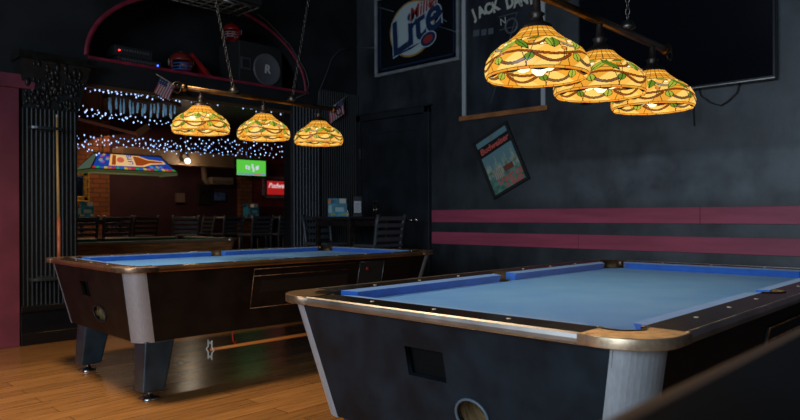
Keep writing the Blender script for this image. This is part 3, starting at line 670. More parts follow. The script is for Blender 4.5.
lp(rect_on_wall(MB(), y0-.03, y1+.04, z0-.045, z0+.005, .004, .04), 'bottom_rail', WOODT, T, Mi, .005)
CW = mat('cream_print', (.50, .52, .46), .5)
L = "JACK DANIEL'S"; 
for i, ch in enumerate(L):
    if ch == ' ': continue
    px = 475+7.1*i; py = 15-3.0*i+.13*i*i
    wtext(ch, (px, py), .15, 'poster_letter', CW, .014, .38-.035*i, .82, 0, .001, .008, T, Mi)
b = MB(); P = mat('poster_grey', (.09, .11, .13), .4)
b.tube([wp(491, 104, .012), wp(505, 60, .012), wp(518, 12, .012)], .008, 4); lp(b, 'printed_bottle_edge', P, T, Mi)
b = MB(); [rect_on_wall(b, *sorted((wp(x0, yy).y, wp(x1, yy).y)), *sorted((wp(x0, yy).z, wp(x0, yy+hh).z)), .010, .012) for x0, x1, yy, hh in ((499, 519, 17, .8), (500, 519, 30, .8), (474, 480, 31, 6), (482, 487, 30, 6), (489, 494, 29, 6))]
lp(b, 'printed_panel', P, T, Mi); o = wtext('N', (504, 22), .10, 'printed_letter', CW, .014, .1, 1, 0, .001, .0, T, Mi)
b = MB(); pp = wp(512, 26, .012); b.M = Matrix.Translation(pp); b.tube([(0, .07*math.cos(a), .07*math.sin(a)) for a in [2*PI*i/20 for i in range(20)]], .012, 5, closed=True); lp(b, 'printed_ring', P, T, Mi)
# tilted tin sign
c4 = [wp(*q) for q in ((473, 144), (507, 122), (531, 178), (496, 199))]; ctr = sum(c4, Vector())/4; W_ = (c4[0]-c4[1]).length; H_ = (c4[0]-c4[3]).length
vv = c4[1]-c4[0]; ang = math.atan2(vv.z, -vv.y); v3 = c4[0]-c4[3]; ang2 = math.atan2(v3.y, v3.z); ang = (ang+ang2)/2
T = thing('tin_sign', (XW, ctr.y, ctr.z), 'small tilted beer sign in a black frame with green corn rows and red lettering', 'sign')
Mi = Matrix.Translation((-XW, -ctr.y, -ctr.z)); Ms = Matrix.Translation((XW, ctr.y, ctr.z)) @ frameX((0, 0, 0), ang)
Ms = Matrix.Translation((XW, ctr.y, ctr.z)) @ Matrix(((0, 0, -1), (-1, 0, 0), (0, 1, 0))).to_4x4() @ Matrix.Rotation(ang, 4, 'Z')
def sp(name, m, boxes, z0, z1, bev=0):
    b = MB(); b.M = Ms
    for x0, x1, yy0, yy1 in boxes: b.b2((x0, yy0, z0), (x1, yy1, z1))
    o = b.build(name, m, T, bev); o.data.transform(Mi); return o
w2, h2 = W_/2, H_/2
sp('frame', MATTBLK, [(-w2, w2, -h2, -h2+.03), (-w2, w2, h2-.03, h2), (-w2, -w2+.03, -h2+.03, h2-.03), (w2-.03, w2, -h2+.03, h2-.03)], .001, .03, .004)
sp('backing', mat('sky_print', (.16, .30, .33), .4), [(-w2+.03, w2-.03, -h2+.03, h2-.03)], .002, .012)
sp('name_band', mat('dark_band_print', (.015, .015, .015), .4), [(-w2+.03, w2-.03, h2-.20, h2-.09)], .012, .014)
sp('field', mat('field_print', (.05, .18, .14), .5, noise=.8, scale=18, col2=(.22, .38, .30)), [(-w2+.03, w2-.03, -h2+.03, -h2+.2)], .012, .014)
b = MB(); b.M = Ms
for i in range(26):
    x = -w2+.045+(W_-.09)*i/25; base = -.13+.05*math.sin(i*.9); b.poly([(x-.014, base, .013), (x+.014, base, .013), (x, base+.15+.03*math.sin(i*2.3), .013)])
o = b.build('corn_rows', mat('corn_print', (.22, .34, .24), .5, noise=.5, scale=30, col2=(.60, .64, .5)), T); o.data.transform(Mi)
sp('wagon', mat('wagon_print', (.5, .46, .36), .5), [(-.13, -.02, -.16, -.06)], .014, .0155); sp('barn', mat('barn_print', (.22, .06, .04), .5), [(.0, .12, -.13, -.07)], .014, .0155)
sp('wagon_slat', MATTBLK, [(-.125+.022*k, -.121+.022*k, -.16, -.06) for k in range(5)], .0155, .0165)
for s_, yy, sz, nm, dx in (('Budweiser', h2-.145, .088, 'sign_name', 0), ('LAND OF', -h2+.125, .075, 'sign_words', .05), ('A BUD', -h2+.06, .075, 'sign_words', .07)):
    o = text(s_, Ms @ Matrix.Translation((dx, yy, .017)), sz, nm, mat('sign_red', (.75, .13, .10), .5), T, .001, .15 if yy > 0 else 0, .002); o.data.transform(Mi)
o = text('*', Ms @ Matrix.Translation((0, h2-.085, .017)), .1, 'sign_crest', GOLDP, T, .001, 0, .006); o.data.transform(Mi)
# cables and conduit high on the wall near the corner
b = MB(); b.tube([(XW-.012, *wp(x, y)[1:]) for x, y in ((353, 47), (362, 48), (377, 48))]+[], .008, 6)
b.tube([atY(x, y, YP-.02) for x, y in ((350, 48), (340, 50), (332, 58), (326, 75), (319, 92), (318, 105))], .006, 6)
tag(b.build('wall_cable', mat('grey_cable', (.06, .065, .07), .5)), 'grey cable running round the upper corner beside the framed mirror', 'cable')
b = MB(); b.tube([(XW-.012, *wp(x, y)[1:]) for x, y in ((461, 30), (466, 29.5))], .01, 6)
tag(b.build('mirror_hook', ALUB), 'small metal hook between the framed mirror and the tall poster', 'hook')
b = MB(); b.tube([atY(x, y, YP-.03) for x, y in ((296, 98), (306, 94), (309, 84), (305, 70), (290, 45), (268, 22), (258, 14))], .007, 6)
tag(b.build('niche_cable', mat('grey_cable', (.06, .065, .07), .5)), 'dark cable following the right side of the arched niche', 'cable')
# ================================================================== BAR TABLE WITH TWO CHAIRS IN THE CORNER
def chair_parts(T, m):
    for sy in (-1, 1):
        b = MB(); b.tube([(sy*.19, .19, 0), (sy*.175, .17, .72)], .019, 6); b.build('leg', m, T)
        b = MB(); b.tube([(sy*.19, -.20, 0), (sy*.18, -.18, .72), (sy*.185, -.215, .95), (sy*.19, -.245, 1.05)], .019, 6); b.build('leg', m, T)
    MB().box((0, 0, .735), (.42, .40, .035)).build('seat', m, T, .012)
    for k in range(4):
        z = .80+.07*k; y = -.195-.035*((z-.75)/.3); MB().box((0, y-.004*k, z), (.35, .018, .042)).build('back_slat', m, T, .004)
    b = MB()
    for sy in (-1, 1): b.tube([(sy*.187, -.19, .35), (sy*.187, .185, .35)], .011, 6)
    b.tube([(-.187, .185, .25), (.187, .185, .25)], .011, 6); b.tube([(-.187, -.19, .3), (.187, -.19, .3)], .011, 6); b.build('stretcher', m, T)
CHM = mat('dark_chair_wood', (.055, .062, .072), .42)
CH = thing('bar_chair', (4.75, 5.64, 0), 'black ladder-back bar chair at the left side of the small table in the corner', 'chair', rz=PI)
chair_parts(CH, CHM)
def chair(x, y, rz, label, group=None):
    c = copy_tree(CH); c.location = (x, y, 0); c.rotation_euler.z = rz; c['label'] = label
    if group: c['group'] = group
    return c
chair(4.75, 4.92, 0, 'black ladder-back bar chair right of the small corner table, before the door')
def bar_table(x, y, wx_, wy_, label, top):
    T = thing('bar_table', (x, y, 0), label, 'table'); MB().box((0, 0, 1.015), (wx_, wy_, .03)).build('tabletop', top, T, .005)
    for sx in (-1, 1):
        for sy in (-1, 1):
            MB().box((sx*(wx_/2-.04), sy*(wy_/2-.04), .5), (.04, .04, 1.0)).build('leg', IRON, T, .004)
    b = MB()
    for s in (-1, 1): b.box((0, s*(wy_/2-.04), .96), (wx_-.1, .025, .06)); b.box((s*(wx_/2-.04), 0, .96), (.025, wy_-.1, .06))
    b.build('apron', IRON, T); return T
bar_table(4.76, 5.28, .6, .58, 'small black bar table in the corner beside the door, carton and menu on top', mat('black_top', (.02, .02, .022), .3))
TT = 1.03
def carton(loc, rz, label, s=1.0, group=None):
    T = thing('napkin_caddy', loc, label, 'caddy', rz=rz)
    MB().box((0, 0, .07*s), (.20*s, .12*s, .14*s)).build('box', mat('teal_print', (.02, .22, .33), .45, noise=.4, scale=14), T, .002)
    MB().box((0, .055*s, .165*s), (.20*s, .008, .06*s)).build('back_panel', mat('teal_print', (.02, .22, .33), .45), T)
    b = MB(); b.box((-.085*s, -.062*s, .16*s), (.03*s, .004, .05*s)); tag(b.build('corner_flash', mat('orange_print', (.55, .17, .03), .5), T), 'orange corner flash')
    b = MB(); b.box((.055*s, .0, .165*s), (.07*s, .09*s, .05*s)); tag(b.build('napkins', mat('napkin_white', (.6, .58, .5), .8), T), 'white paper napkins')
    b = MB(); b.box((.02*s, -.0605*s, .075*s), (.09*s, .002, .045*s)); b.box((-.078*s, -.0605*s, .08*s), (.035*s, .002, .08*s)); b.build('printed_label', mat('pale_teal_print', (.30, .48, .50), .5), T)
    for x in (-.06, -.03, .06, .08): MB().cyl((x*s, -.063*s, .022*s), .012*s, .003, 10, axis='Y').build('printed_dot', mat('yellow_print', (.5, .42, .05), .5), T)
    return T
cp_ = Vector((4.66, 5.40, TT)); carton(cp_, -.72, 'teal printed napkin caddy on the small corner table')
mp = Vector((4.70, 5.13, TT))
T = thing('menu_holder', mp, 'small black menu holder with a white card on the corner table', 'menu holder', rz=-.72)
MB().box((0, 0, .012), (.10, .06, .024)).build('holder_base', MATTBLK, T, .003); MB().box((0, .0, .115), (.088, .012, .19)).build('board', MATTBLK, T, .002)
b = MB(); b.box((0, -.0075, .10), (.072, .002, .12)); tag(b.build('card', mat('menu_card', (.50, .50, .54), .6), T), 'white printed card')
b = MB(); [b.box((0, -.0087, .055+.013*k), (.05, .0006, .004)) for k in range(7)]; b.build('printed_lines', mat('grey_ink', (.15, .15, .17), .6), T)
for x, y, nm in ((4.93, 5.12, 'nearer the caddy'), (4.88, 5.03, 'nearest the door handle')):
    T = thing('sauce_bottle', (x, y, TT), 'dark glass sauce bottle on the corner table, '+nm, 'bottle')
    MB().lathe((0, 0, 0), [(0, 0), (.027, 0), (.027, .09), (.012, .125), (.011, .15), (0, .15)], 14).build('bottle_body', mat('dark_glass', (.015, .01, .008), .12), T)
    MB().cyl((0, 0, .15), .013, .018, 12).build('cap', MATTBLK, T)
b = MB(); s_ = thing('salt_shaker', (4.66, 5.24, TT), 'little glass salt shaker beside the menu holder', 'shaker'); b.lathe((0, 0, 0), [(0, 0), (.018, 0), (.014, .045), (0, .045)], 12).build('jar', mat('pale_glass', (.45, .45, .45), .2), s_)
MB().cyl((0, 0, .045), .015, .014, 12).build('lid', CHROME, s_)

# ================================================================== CUE, CUE RACK, FLAGS
cu = atY(55.5, 118, YP-.13); y_ = YP-.13
T = thing('cue_rack', (2.0, YP-.055, 1.75), 'black two-piece oval cue holder fixed to the left beadboard pillar', 'cue rack')
for k, (z, nm) in enumerate(((atY(52, 129, y_).z, 'upper_holder'), (atY(45, 279, y_).z, 'lower_holder'))):
    xa, xb = atY(29, 200, y_).x-2.0, atY(64, 200, y_).x-2.0
    b = MB(); P = [((xa+xb)/2+(xb-xa)/2*math.cos(2*PI*i/28), -.07+.062*math.sin(2*PI*i/28)) for i in range(28)]
    b.prism([(x, y, z-1.75-.012) for x, y in P], [(x, y, z-1.75+.012) for x, y in P]); b.b2(((xa+xb)/2-.05, -.03, z-1.75-.02), ((xa+xb)/2+.05, .0, z-1.75+.02)); b.build(nm, mat('black_holder', (.02, .028, .033), .2), T, .003)
T = thing('pool_cue', (cu.x, YP-.20, .53), 'light wooden pool cue standing upright in the rack on the left pillar', 'cue')
MB().tube([(0, 0, 0), (0, .01, .5)], [.0155, .0125], 10).build('butt', mat('cue_butt', (.45, .12, .05), .3, noise=.3, scale=8), T); MB().tube([(0, .01, .5), (0, .04, 1.33)], [.0125, .0075], 10).build('shaft', mat('cue_maple', (.62, .38, .14), .3), T); b = MB(); b.tube([(0, .04, 1.33), (0, .041, 1.352)], .0075, 8); tag(b.build('tip', mat('cue_tip', (.6, .6, .55), .5), T), 'white ferrule and tip')
def flag(p0, p1, q, label, cols=1.0, big=1):
    """p0, p1 ends of the stick; the cloth hangs from near p0"""
    p0, p1, q = Vector(p0), Vector(p1), Vector(q); T = thing('small_flag', p1, label, 'flag')
    b = MB(); b.tube([p0-p1, Vector((0, 0, 0))], .004, 6); b.build('stick', mat('pale_stick', (.45, .33, .22), .5), T)
    along = (p1-p0)*.62; st = (p0-p1)+(p1-p0)*.2; drop = q-(p0+(p1-p0)*.2)
    nrm = along.cross(drop).normalized(); b = MB(); NS = 13; NW = 12; R_ = []
    for j in range(NS+1):
        R_.append([b.b.verts.new(st+along*(j/NS)+drop*(i/NW)+nrm*(.006*math.sin(i/NW*7+j*.3))) for i in range(NW+1)])
    for j in range(NS):
        for i in range(NW):
            f = b.b.faces.new((R_[j][i], R_[j+1][i], R_[j+1][i+1], R_[j][i+1])); f.smooth = True
            # stripes run along the drop, the canton fills the corner next to the stick
            f.material_index = 2 if (j < 7 and i < 5) else (0 if j % 2 == 0 else 1)
    c = b.build('cloth', [mat('flag_red', (.42*cols, .035, .05), .7), mat('flag_white', (.5*cols, .48*cols, .5*cols), .7), mat('flag_blue', (.035, .045, .12), .7)], T)
    d = c.modifiers.new('thickness', 'SOLIDIFY'); d.thickness = .002
    b = MB(); [b.ball(st+along*((a+.5)/NS)+drop*((k+.5)/NW)-nrm*.004*(1 if nrm.y > 0 else -1), .004, 5) for a in range(0, 7, 2) for k in range(0, 5, 2)]; b.build('stars', mat('flag_white', (.5, .48, .5), .7), T)
flag(atY(156, 74, 5.85), atY(180, 88, 5.85), atY(154, 92, 5.85), 'small stars-and-stripes flag on a stick below the niche shelf, left of the hanging chains')
flag(atY(348, 95, 5.9), atY(324, 113, 5.99), atY(345, 113, 5.9), 'small faded stars-and-stripes flag near the dark corner, right of the lamps', .6)
tag(MB().tube([atY(174, 87, 5.86), atY(183, 89, 5.92), atY(190, 95, 5.96)], .012, 6).build('flag_bracket', BRASS), 'brass bracket of curled wire holding the left flag', 'bracket')

# ================================================================== THINGS ON THE NICHE SHELF
def on_shelf(px, Y): return Vector((atY(px, 70, Y).x, Y, ZS+.001))
def helmet(loc, rz, label, shell, mask, scale=1.0):
    T = thing('football_helmet', loc, label, 'helmet', rz=rz); T.scale = (scale,)*3
    bm = bmesh.new(); bmesh.ops.create_uvsphere(bm, u_segments=32, v_segments=20, radius=.13)
    for v in bm.verts:
        v.co.x *= 1.08; v.co.z = v.co.z*1.0+.13
        if v.co.x > .0 and v.co.z < .12: v.co.x *= .75
    kill = [f for f in bm.faces if f.calc_center_median().x > .055 and f.calc_center_median().z < .145 and abs(f.calc_center_median().y) < .105 or f.calc_center_median().z < .03]
    bmesh.ops.delete(bm, geom=kill, context='FACES')
    for f in bm.faces: f.smooth = True
    me = bpy.data.meshes.new('shell'); bm.to_mesh(me); bm.free(); me.materials.append(shell); o = bpy.data.objects.new('shell', me); COL.objects.link(o); o.parent = T
    d = o.modifiers.new('thickness', 'SOLIDIFY'); d.thickness = .008
    b = MB()
    for z, r in ((.11, .155), (.075, .16), (.045, .15)): b.tube([(r*math.cos(a), .105*math.sin(a)/math.sin(1.2), z) for a in [-1.2+2.4*i/10 for i in range(11)]], .006, 6)
    for s in (-.03, .03): b.tube([(.150, s, .11), (.155, s, .075), (.145, s, .045)], .006, 6)
    b.build('face_mask', mask, T)
    for s in (-1, 1):
        b = MB(); b.M = Matrix.Translation((-.01, s*.131, .14)); b.cyl((0, -.001, 0), .038, .003, 20, axis='Y'); b.build('side_emblem', mat('emblem_white', (.5, .5, .48), .5), T)
    b = MB(); b.tube([(-.02+.135*math.cos(a), 0, .13+.134*math.sin(a)) for a in [.5+1.9*i/12 for i in range(13)]], .008, 6); b.build('crown_stripe', mat('emblem_white', (.5, .5, .48), .5), T)
    return T
REDH = mat('red_shell', (.30, .012, .015), .22); 
p = on_shelf(181, 6.2); helmet(p, -1.9, 'dull red football helmet with blue face mask sitting on the niche shelf', mat('dull_red_shell', (.20, .02, .018), .3), mat('blue_mask', (.03, .12, .35), .4), .9)
sk = on_shelf(257, 6.28); sk.x -= .04
T = thing('loudspeaker', (sk.x, 6.34, ZS+.001), 'black loudspeaker with a round grille on the right end of the niche shelf', 'loudspeaker')
sx_ = .27; 
MB().box((0, 0, .235), (.56, .40, .47)).build('cabinet', mat('speaker_black', (.014, .014, .015), .6), T, .008)
b = MB(); b.lathe((.07, -.2, .2), [(.175, -.001), (.175, -.018), (.165, -.022), (.15, -.012), (0, -.006)], 40, axis='Y'); b.build('woofer_ring', mat('grille_grey', (.10, .10, .11), .4), T)
b = MB(); [b.tube([(.07+r*math.cos(2*PI*i/40), -.208, .2+r*math.sin(2*PI*i/40)) for i in range(40)], .002, 4, closed=True) for r in (.03, .055, .08, .105, .13)]; b.build('grille_rings', IRON, T)
o = text('R', frameY((.07, -.215, .2)), .13, 'grille_badge', mat('badge_white', (.55, .55, .55), .5), T, .002, .1, .004)
b = MB(); b.b2((-.265, -.215, .16), (-.14, -.2, .29)); b.build('horn', mat('horn_grey', (.05, .05, .055), .5), T, .004); b = MB(); b.b2((-.245, -.218, .18), (-.16, -.214, .27)); b.build('horn_throat', MATTBLK, T)
h2p = Vector((atY(232, 42, 6.3).x, 6.30, ZS+.473)); helmet(h2p, -2.3, 'bright red football helmet with pale emblem on top of the loudspeaker', REDH, mat('grey_mask', (.25, .25, .25), .4), .78)
# red case leaning on the shelf
p0, p1 = atY(190, 52, 6.30), atY(215, 75, 6.30); p1.z = ZS+.02; T = thing('toboggan', (p1.x, 6.30, ZS), 'flat bright red plastic sled leaning on the shelf between helmet and loudspeaker', 'sled')
ux = (p0-p1); L_ = ux.length; an = math.atan2(ux.z, ux.x); b = MB(); Rm = Matrix.Rotation(-an, 3, 'Y')
for k in range(2): b.box(Rm @ Vector((L_/2, .0, .035)) + Vector((0, 0, .01)), (L_, .14, .05) if k == 0 else (L_-.03, .16, .02), Rm)
b.build('sled_body', mat('red_plastic', (.48, .012, .015), .35), T, .01); b = MB(); b.box(Rm @ Vector((L_*.3, -.075, .035))+Vector((0, 0, .01)), (.12, .012, .02), Rm); b.build('sled_handle', mat('dark_red_plastic', (.2, .01, .01), .4), T)
def amp(x, Y, z, w_, h_, label, led):
    T = thing('audio_amplifier', (x, Y, z), label, 'amplifier')
    MB().box((0, 0, h_/2), (w_, .28, h_)).build('case', mat('amp_black', (.02, .021, .023), .45), T, .004); b = MB(); [b.box((-w_/2+.04+.025*k, -.143, h_*.6), (.012, .006, .02)) for k in range(int(w_/.03))]; b.build('buttons', mat('amp_grey', (.09, .09, .095), .5), T)
    if led:
        b = MB(); b.box((led[0], -.144, h_*.5), (.014, .008, .012)); tag(b.build('indicator_light', mat('led_'+led[1], (.1, .1, .1), .4, emit=led[2], es=4), T), 'small glowing '+led[1]+' indicator light')
p = on_shelf(133, 6.2)
amp(p.x+.03, 6.25, ZS+.001, .42, .075, 'black audio amplifier flat on the niche shelf, blue light on its front', (.17, 'blue', (.05, .15, 1)))
amp(p.x-.03, 6.25, ZS+.078, .36, .09, 'black audio amplifier stacked on top of another one at the left of the shelf', (-.14, 'red', (1, .03, .03)))
# unlit coloured lamp hanging high in the niche
T = thing('hanging_lamp', (3.62, 5.2, 2.98), 'unlit coloured-panel lamp with a lattice underside hanging high before the arched niche', 'lamp')
a_, c_ = atY(176, 3, 5.2), atY(250, 4, 5.2); T.location = ((a_.x+c_.x)/2, 5.2, (a_.z+c_.z)/2); w_ = (c_.x-a_.x)/2
b = MB(); b.b2((-w_, -.2, .02), (w_, .2, .24)); b.build('lamp_body', MATTBLK, T, .01)
b = MB(); [b.tube([(-w_+.02, y, .005), (w_-.02, y, .005)], .008, 5) for y in (-.18, -.09, 0, .09, .18)]; [b.tube([(-w_+.02+k*(2*w_-.04)/7, -.18, .005), (-w_+.02+k*(2*w_-.04)/7, .18, .005)], .008, 5) for k in range(8)]; b.build('lattice', mat('lattice_grey', (.09, .09, .075), .5), T)
for k, c3 in enumerate(((.45, .38, .03), (.4, .4, .4), (.5, .02, .03), (.45, .38, .03), (.05, .12, .4), (.45, .35, .03))):
    b = MB(); x = -w_+.05+k*.065; b.ball((x, -.205, .06+.02*math.sin(k*2)), .032, 8, (1, .3, 1)); b.build('coloured_panel', mat('panel_%d' % k, c3, .3), T)
b = MB(); b.tube([(-.05, -.21, -.02), (.08, -.21, -.035), (.14, -.21, -.01), (.24, -.21, -.03)], .009, 6); b.build('wire_bracket', ALUB, T)
b = MB(); chain(b, (-w_+.1, 0, .24), (-w_+.1, 0, CEIL-T.location.z)); chain(b, (w_-.1, 0, .24), (w_-.1, 0, CEIL-T.location.z)); b.build('chain', CHAIN, T)
# ================================================================== REAR ROOM
# string lights
WIRE = mat('string_wire', (.01, .015, .012), .6); LED = mat('string_led', (.6, .75, 1), .3, emit=(.42, .60, 1), es=1.5)
BM = None
def string(px0, px1, Y, sag, n, label, wob=2.0):
    global BM
    P = []; 
    for k in range(n):
        t = k/(n-1); x = lerp(px0[0], px1[0], t); y = lerp(px0[1], px1[1], t)+sag*math.sin(PI*t)+wob*math.sin(k*2.399)+random.uniform(-1, 1)*wob*.6
        P.append(atY(x+random.uniform(-1.2, 1.2), y, Y+random.uniform(-.05, .05)))
    c = P[0].copy(); T = thing('string_lights', c, label, 'string lights', 'strings of small blue-white lights over the opening')
    zc = 2.383 if Y < YB+.06 else 2.7
    b = MB(); b.tube([p-c+Vector((0, 0, .008)) for p in [Vector((P[0].x, P[0].y, zc))]+P+[Vector((P[-1].x, P[-1].y, zc))]], .0022, 4); b.build('wire', WIRE, T)
    if BM is None:
        q = MB(); q.ball((0, 0, 0), .0078, 8, (1, 1, 1.3)); BM = q.build('light_bulb', LED, T); BM.location = P[0]-c; P = P[1:]
    for p in P:
        o = BM.copy(); COL.objects.link(o); o.parent = T; o.location = p-c; s = random.uniform(.55, 1.15); o.scale = (s, s, s)
string((77, 88), (170, 97), 6.22, 1, 22, 'string of blue-white lights just under the beam, left end', 1.2)
string((104, 91), (262, 107), 6.32, 2, 30, 'string of blue-white lights crossing behind the first lamp under the beam', 1.6)
string((228, 103), (289, 113), 6.22, 2, 14, 'string of blue-white lights under the beam behind the middle lamp', 1.6)
string((76, 108), (175, 124), 6.62+.06, 2, 34, 'string of blue-white lights below the glassy strips, left of the lamps', 2.4)
string((76, 114), (130, 118), 6.82, 1, 14, 'short string of blue-white lights beside the left pillar', 2)
string((76, 137), (288, 139), 7.3, 3, 58, 'upper dense string of blue-white lights above the rear pool table lamp', 2.0)
string((78, 143), (288, 146), 7.5, 1, 62, 'middle dense string of blue-white lights above the rear pool table lamp', 2.2)
string((140, 146), (288, 152), 7.7, 1, 50, 'lower dense string of blue-white lights above the small lit television', 2.0)
string((150, 150), (282, 156), 7.9, 1, 30, 'lowest string of blue-white lights between the rear lamp and the television', 1.5)
string((76, 146), (100, 154), 7.4, 0, 8, 'last short string of blue-white lights next to the rear pool table lamp', 1.5)
# glassy strips under a brown bar
T = thing('strip_rack', atY(108, 97, 6.5), 'brown bar with pale blue glassy strips hanging from it under the beam', 'rack')
a_, c_ = atY(106, 96, 6.5), atY(178, 103, 6.5); Lx = c_.x-a_.x; T.location = a_
b = MB(); [b.tube([(Lx*k, 0, 0), (Lx*k, 0, 2.384-a_.z)], .008, 6) for k in (.1, .9)]; b.build('hanger', IRON, T)
b = MB(); [b.tube([(Lx*i/10, .05*s, .02*math.sin(i)) for i in range(11)], .022, 6) for s in (-1, 0, 1)]; b.build('rack_bar', mat('brown_bar', (.09, .035, .012), .5, noise=.5, scale=10), T)
for k in range(26):
    x = Lx*(.04+.94*k/26); hgt = .10+.03*math.sin(k*1.7); b = MB(); b.lathe((x, .04*math.sin(k*2.4), -hgt-.03), [(.007, 0), (.010, .03), (.009, .07), (.004, .085), (.004, hgt+.02)], 8); b.build('glassy_strip', mat('blue_shimmer_glass', (.12, .2, .26), .08, emit=(.2, .45, .7), es=.22, noise=.8, scale=30), T)  # faint emission stands in for the blue shimmer on the strips
# hockey stick
p0, p1, p2 = atY(78, 119, 7.15), atY(137, 134, 7.15), atY(147, 127, 7.15)
T = thing('hockey_stick', p0, 'wooden hockey stick hanging level among the string lights', 'hockey stick')
b = MB(); d_ = p1-p0; b.box(d_/2, (d_.length, .02, .03), Matrix.Rotation(-math.atan2(d_.z, d_.x), 3, 'Y')); b.build('shaft', mat('reddish_wood', (.85, .24, .09), .45), T, .003)
d2 = p2-p1; b = MB(); b.box(d_+d2/2, (d2.length+.04, .012, .07), Matrix.Rotation(-math.atan2(d2.z, d2.x), 3, 'Y')); b.build('blade', mat('blade_wood', (.35, .14, .04), .5), T, .003)
b = MB(); [b.tube([(x, 0, d_.z*x/d_.x+.01), (x, 0, 2.7-p0.z)], .002, 4) for x in (.08, d_.x*.8)]; b.build('hanging_wire', WIRE, T)
# beer pool-table lamp
Yl = 7.98; A0, A1, B0, B1 = atY(90, 172, Yl-.2), atY(176, 172, Yl-.2), atY(98, 153, Yl-.06), atY(160, 153, Yl-.06)
zb, zt = A0.z-.0, B0.z; xb0, xb1, xt0, xt1 = A0.x, A1.x, B0.x, B1.x; cxl = (xb0+xb1)/2
T = thing('pool_table_lamp', (cxl, Yl, zb), 'long trapezoid stained-glass lamp with a beer bottle picture, above the rear pool table', 'lamp')
zt -= zb; q = lambda x, y, z: (x-cxl, y, z)
def lampface(name, pts, m):
    v = [Vector(p) for p in pts]; n = (v[1]-v[0]).cross(v[2]-v[0]).normalized(); b = MB(); b.prism([p-n*.003 for p in v], [p+n*.003 for p in v]); return b.build(name, m, T)
def lit(n, c, e=1.0): return mat(n, tuple(k*.4 for k in c), .3, emit=c, es=e)
BL = lit('lit_blue_glass', (.010, .045, .30), .9)
f0 = [q(xb0, -.22, .045), q(xb1, -.22, .045), q(xt1, -.06, zt), q(xt0, -.06, zt)]
lampface('front_panel', f0, BL); lampface('back_panel', [(a, -b_, c) for a, b_, c in f0], BL)
lampface('end_panel', [q(xb0, .22, .045), q(xb0, -.22, .045), q(xt0, -.06, zt), q(xt0, .06, zt)], lit('lit_dim_panel', (.10, .14, .10), .6)); lampface('end_panel', [q(xb1, -.22, .045), q(xb1, .22, .045), q(xt1, .06, zt), q(xt1, -.06, zt)], BL)
b = MB(); b.b2(q(xt0-.01, -.07, zt), q(xt1+.01, .07, zt+.012)); b.build('lamp_top', mat('lamp_edge', (.05, .06, .03), .5), T)
b = MB()
fr = [q(xb0, -.225, .04), q(xb1, -.225, .04), q(xb1, .225, .04), q(xb0, .225, .04)]; tp = [q(xt0, -.065, zt+.003), q(xt1, -.065, zt+.003), q(xt1, .065, zt+.003), q(xt0, .065, zt+.003)]
for i in range(4): b.tube([fr[i], fr[(i+1) % 4]], .008, 6); b.tube([fr[i], tp[i]], .009, 6); b.tube([tp[i], tp[(i+1) % 4]], .008, 6)
b.build('lamp_frame', mat('lamp_edge', (.05, .06, .03), .5), T)
b = MB(); 
for s in (-1, 1): b.b2(q(xb0, s*.225-.006, .012), q(xb1, s*.225+.006, .04)); 
b.b2(q(xb0-.006, -.225, 0), q(xb0+.006, .225, .035)); b.b2(q(xb1-.006, -.225, 0), q(xb1+.006, .225, .035)); b.build('lower_rim', mat('olive_rim', (.12, .14, .06), .4, emit=(.12, .14, .04), es=.3), T)
def on_face(u, v, off=.006):     # u 0..1 along, v 0..1 up
    a = Vector(f0[0]).lerp(Vector(f0[1]), u); c = Vector(f0[3]).lerp(Vector(f0[2]), u); n = Vector((0, -(zt-.045), .16)).normalized(); n = Vector((0, -zt, -.16*-1)).normalized(); return a.lerp(c, v)+n*off
def facepoly(name, uv, m, off=.007):
    b = MB(); P = [on_face(u, v, off-.002) for u, v in uv]; Q = [on_face(u, v, off) for u, v in uv]; b.prism(P, Q); return b.build(name, m, T)
cols = [(.45, .02, .01), (.55, .38, .02), (.02, .28, .05), (.50, .12, .02), (.02, .10, .35)]
for k in range(22): facepoly('border_tile', [(k/22+.004, .0), ((k+1)/22-.004, .0), ((k+1)/22-.004, .13), (k/22+.004, .13)], lit('lit_tile_%d' % ((k*7) % 5), cols[(k*7) % 5], .9))
facepoly('bottle_glow', [(.19, .2), (.62, .22), (.74, .40), (.95, .48), (.95, .66), (.74, .72), (.62, .92), (.19, .95)], lit('lit_cream', (.80, .45, .12), .95), .009)
facepoly('bottle', [(.22, .25), (.60, .28), (.72, .47), (.92, .52), (.92, .62), (.72, .66), (.60, .86), (.22, .90)], lit('lit_brown', (.30, .05, .008), .9), .011)
facepoly('bottle_label', [(.27, .24), (.52, .25), (.52, .89), (.27, .91)], lit('lit_label', (.75, .50, .22), .9), .013)
facepoly('label_oval', [(.33+.05*math.cos(a), .58+.18*math.sin(a)) for a in [2*PI*i/14 for i in range(14)]], lit('lit_red', (.6, .1, .05), .9), .015)
for k, ch in enumerate('LITE'):
    o = on_face(.46, .34+.155*k, .016); M4 = Matrix.Translation(o) @ Matrix(((1, 0, 0), (0, 0, -1), (0, 1, 0))).to_4x4() @ Matrix.Rotation(-.62*-1*0-.6*0, 4, 'X') @ Matrix.Rotation(PI/2, 4, 'Z')
    text(ch, M4, .075, 'label_letter', lit('lit_navy', (.03, .05, .35), .9), T, .001, 0, .003)
for k in range(16): 
    u = random.choice([random.uniform(.03, .17), random.uniform(.6, .9)]); v = random.uniform(.25, .9)
    if u > .5: v = random.choice([random.uniform(.18, .32), random.uniform(.8, .92)])
    a0 = random.uniform(0, 6); facepoly('glass_fragment', [(u+.03*math.cos(a0+i*1.57), v+.10*math.sin(a0+i*1.57)) for i in range(4)], lit('lit_frag_%d' % (k % 4), [(.03, .25, .5), (.01, .02, .22), (.3, .05, .25), (.35, .25, .1)][k % 4], .9), .0085)
b = MB(); chain(b, (-.3, 0, zt+.01), (-.3, 0, 2.7-zb)); chain(b, (.3, 0, zt+.01), (.3, 0, 2.7-zb)); b.build('chain', CHAIN, T)
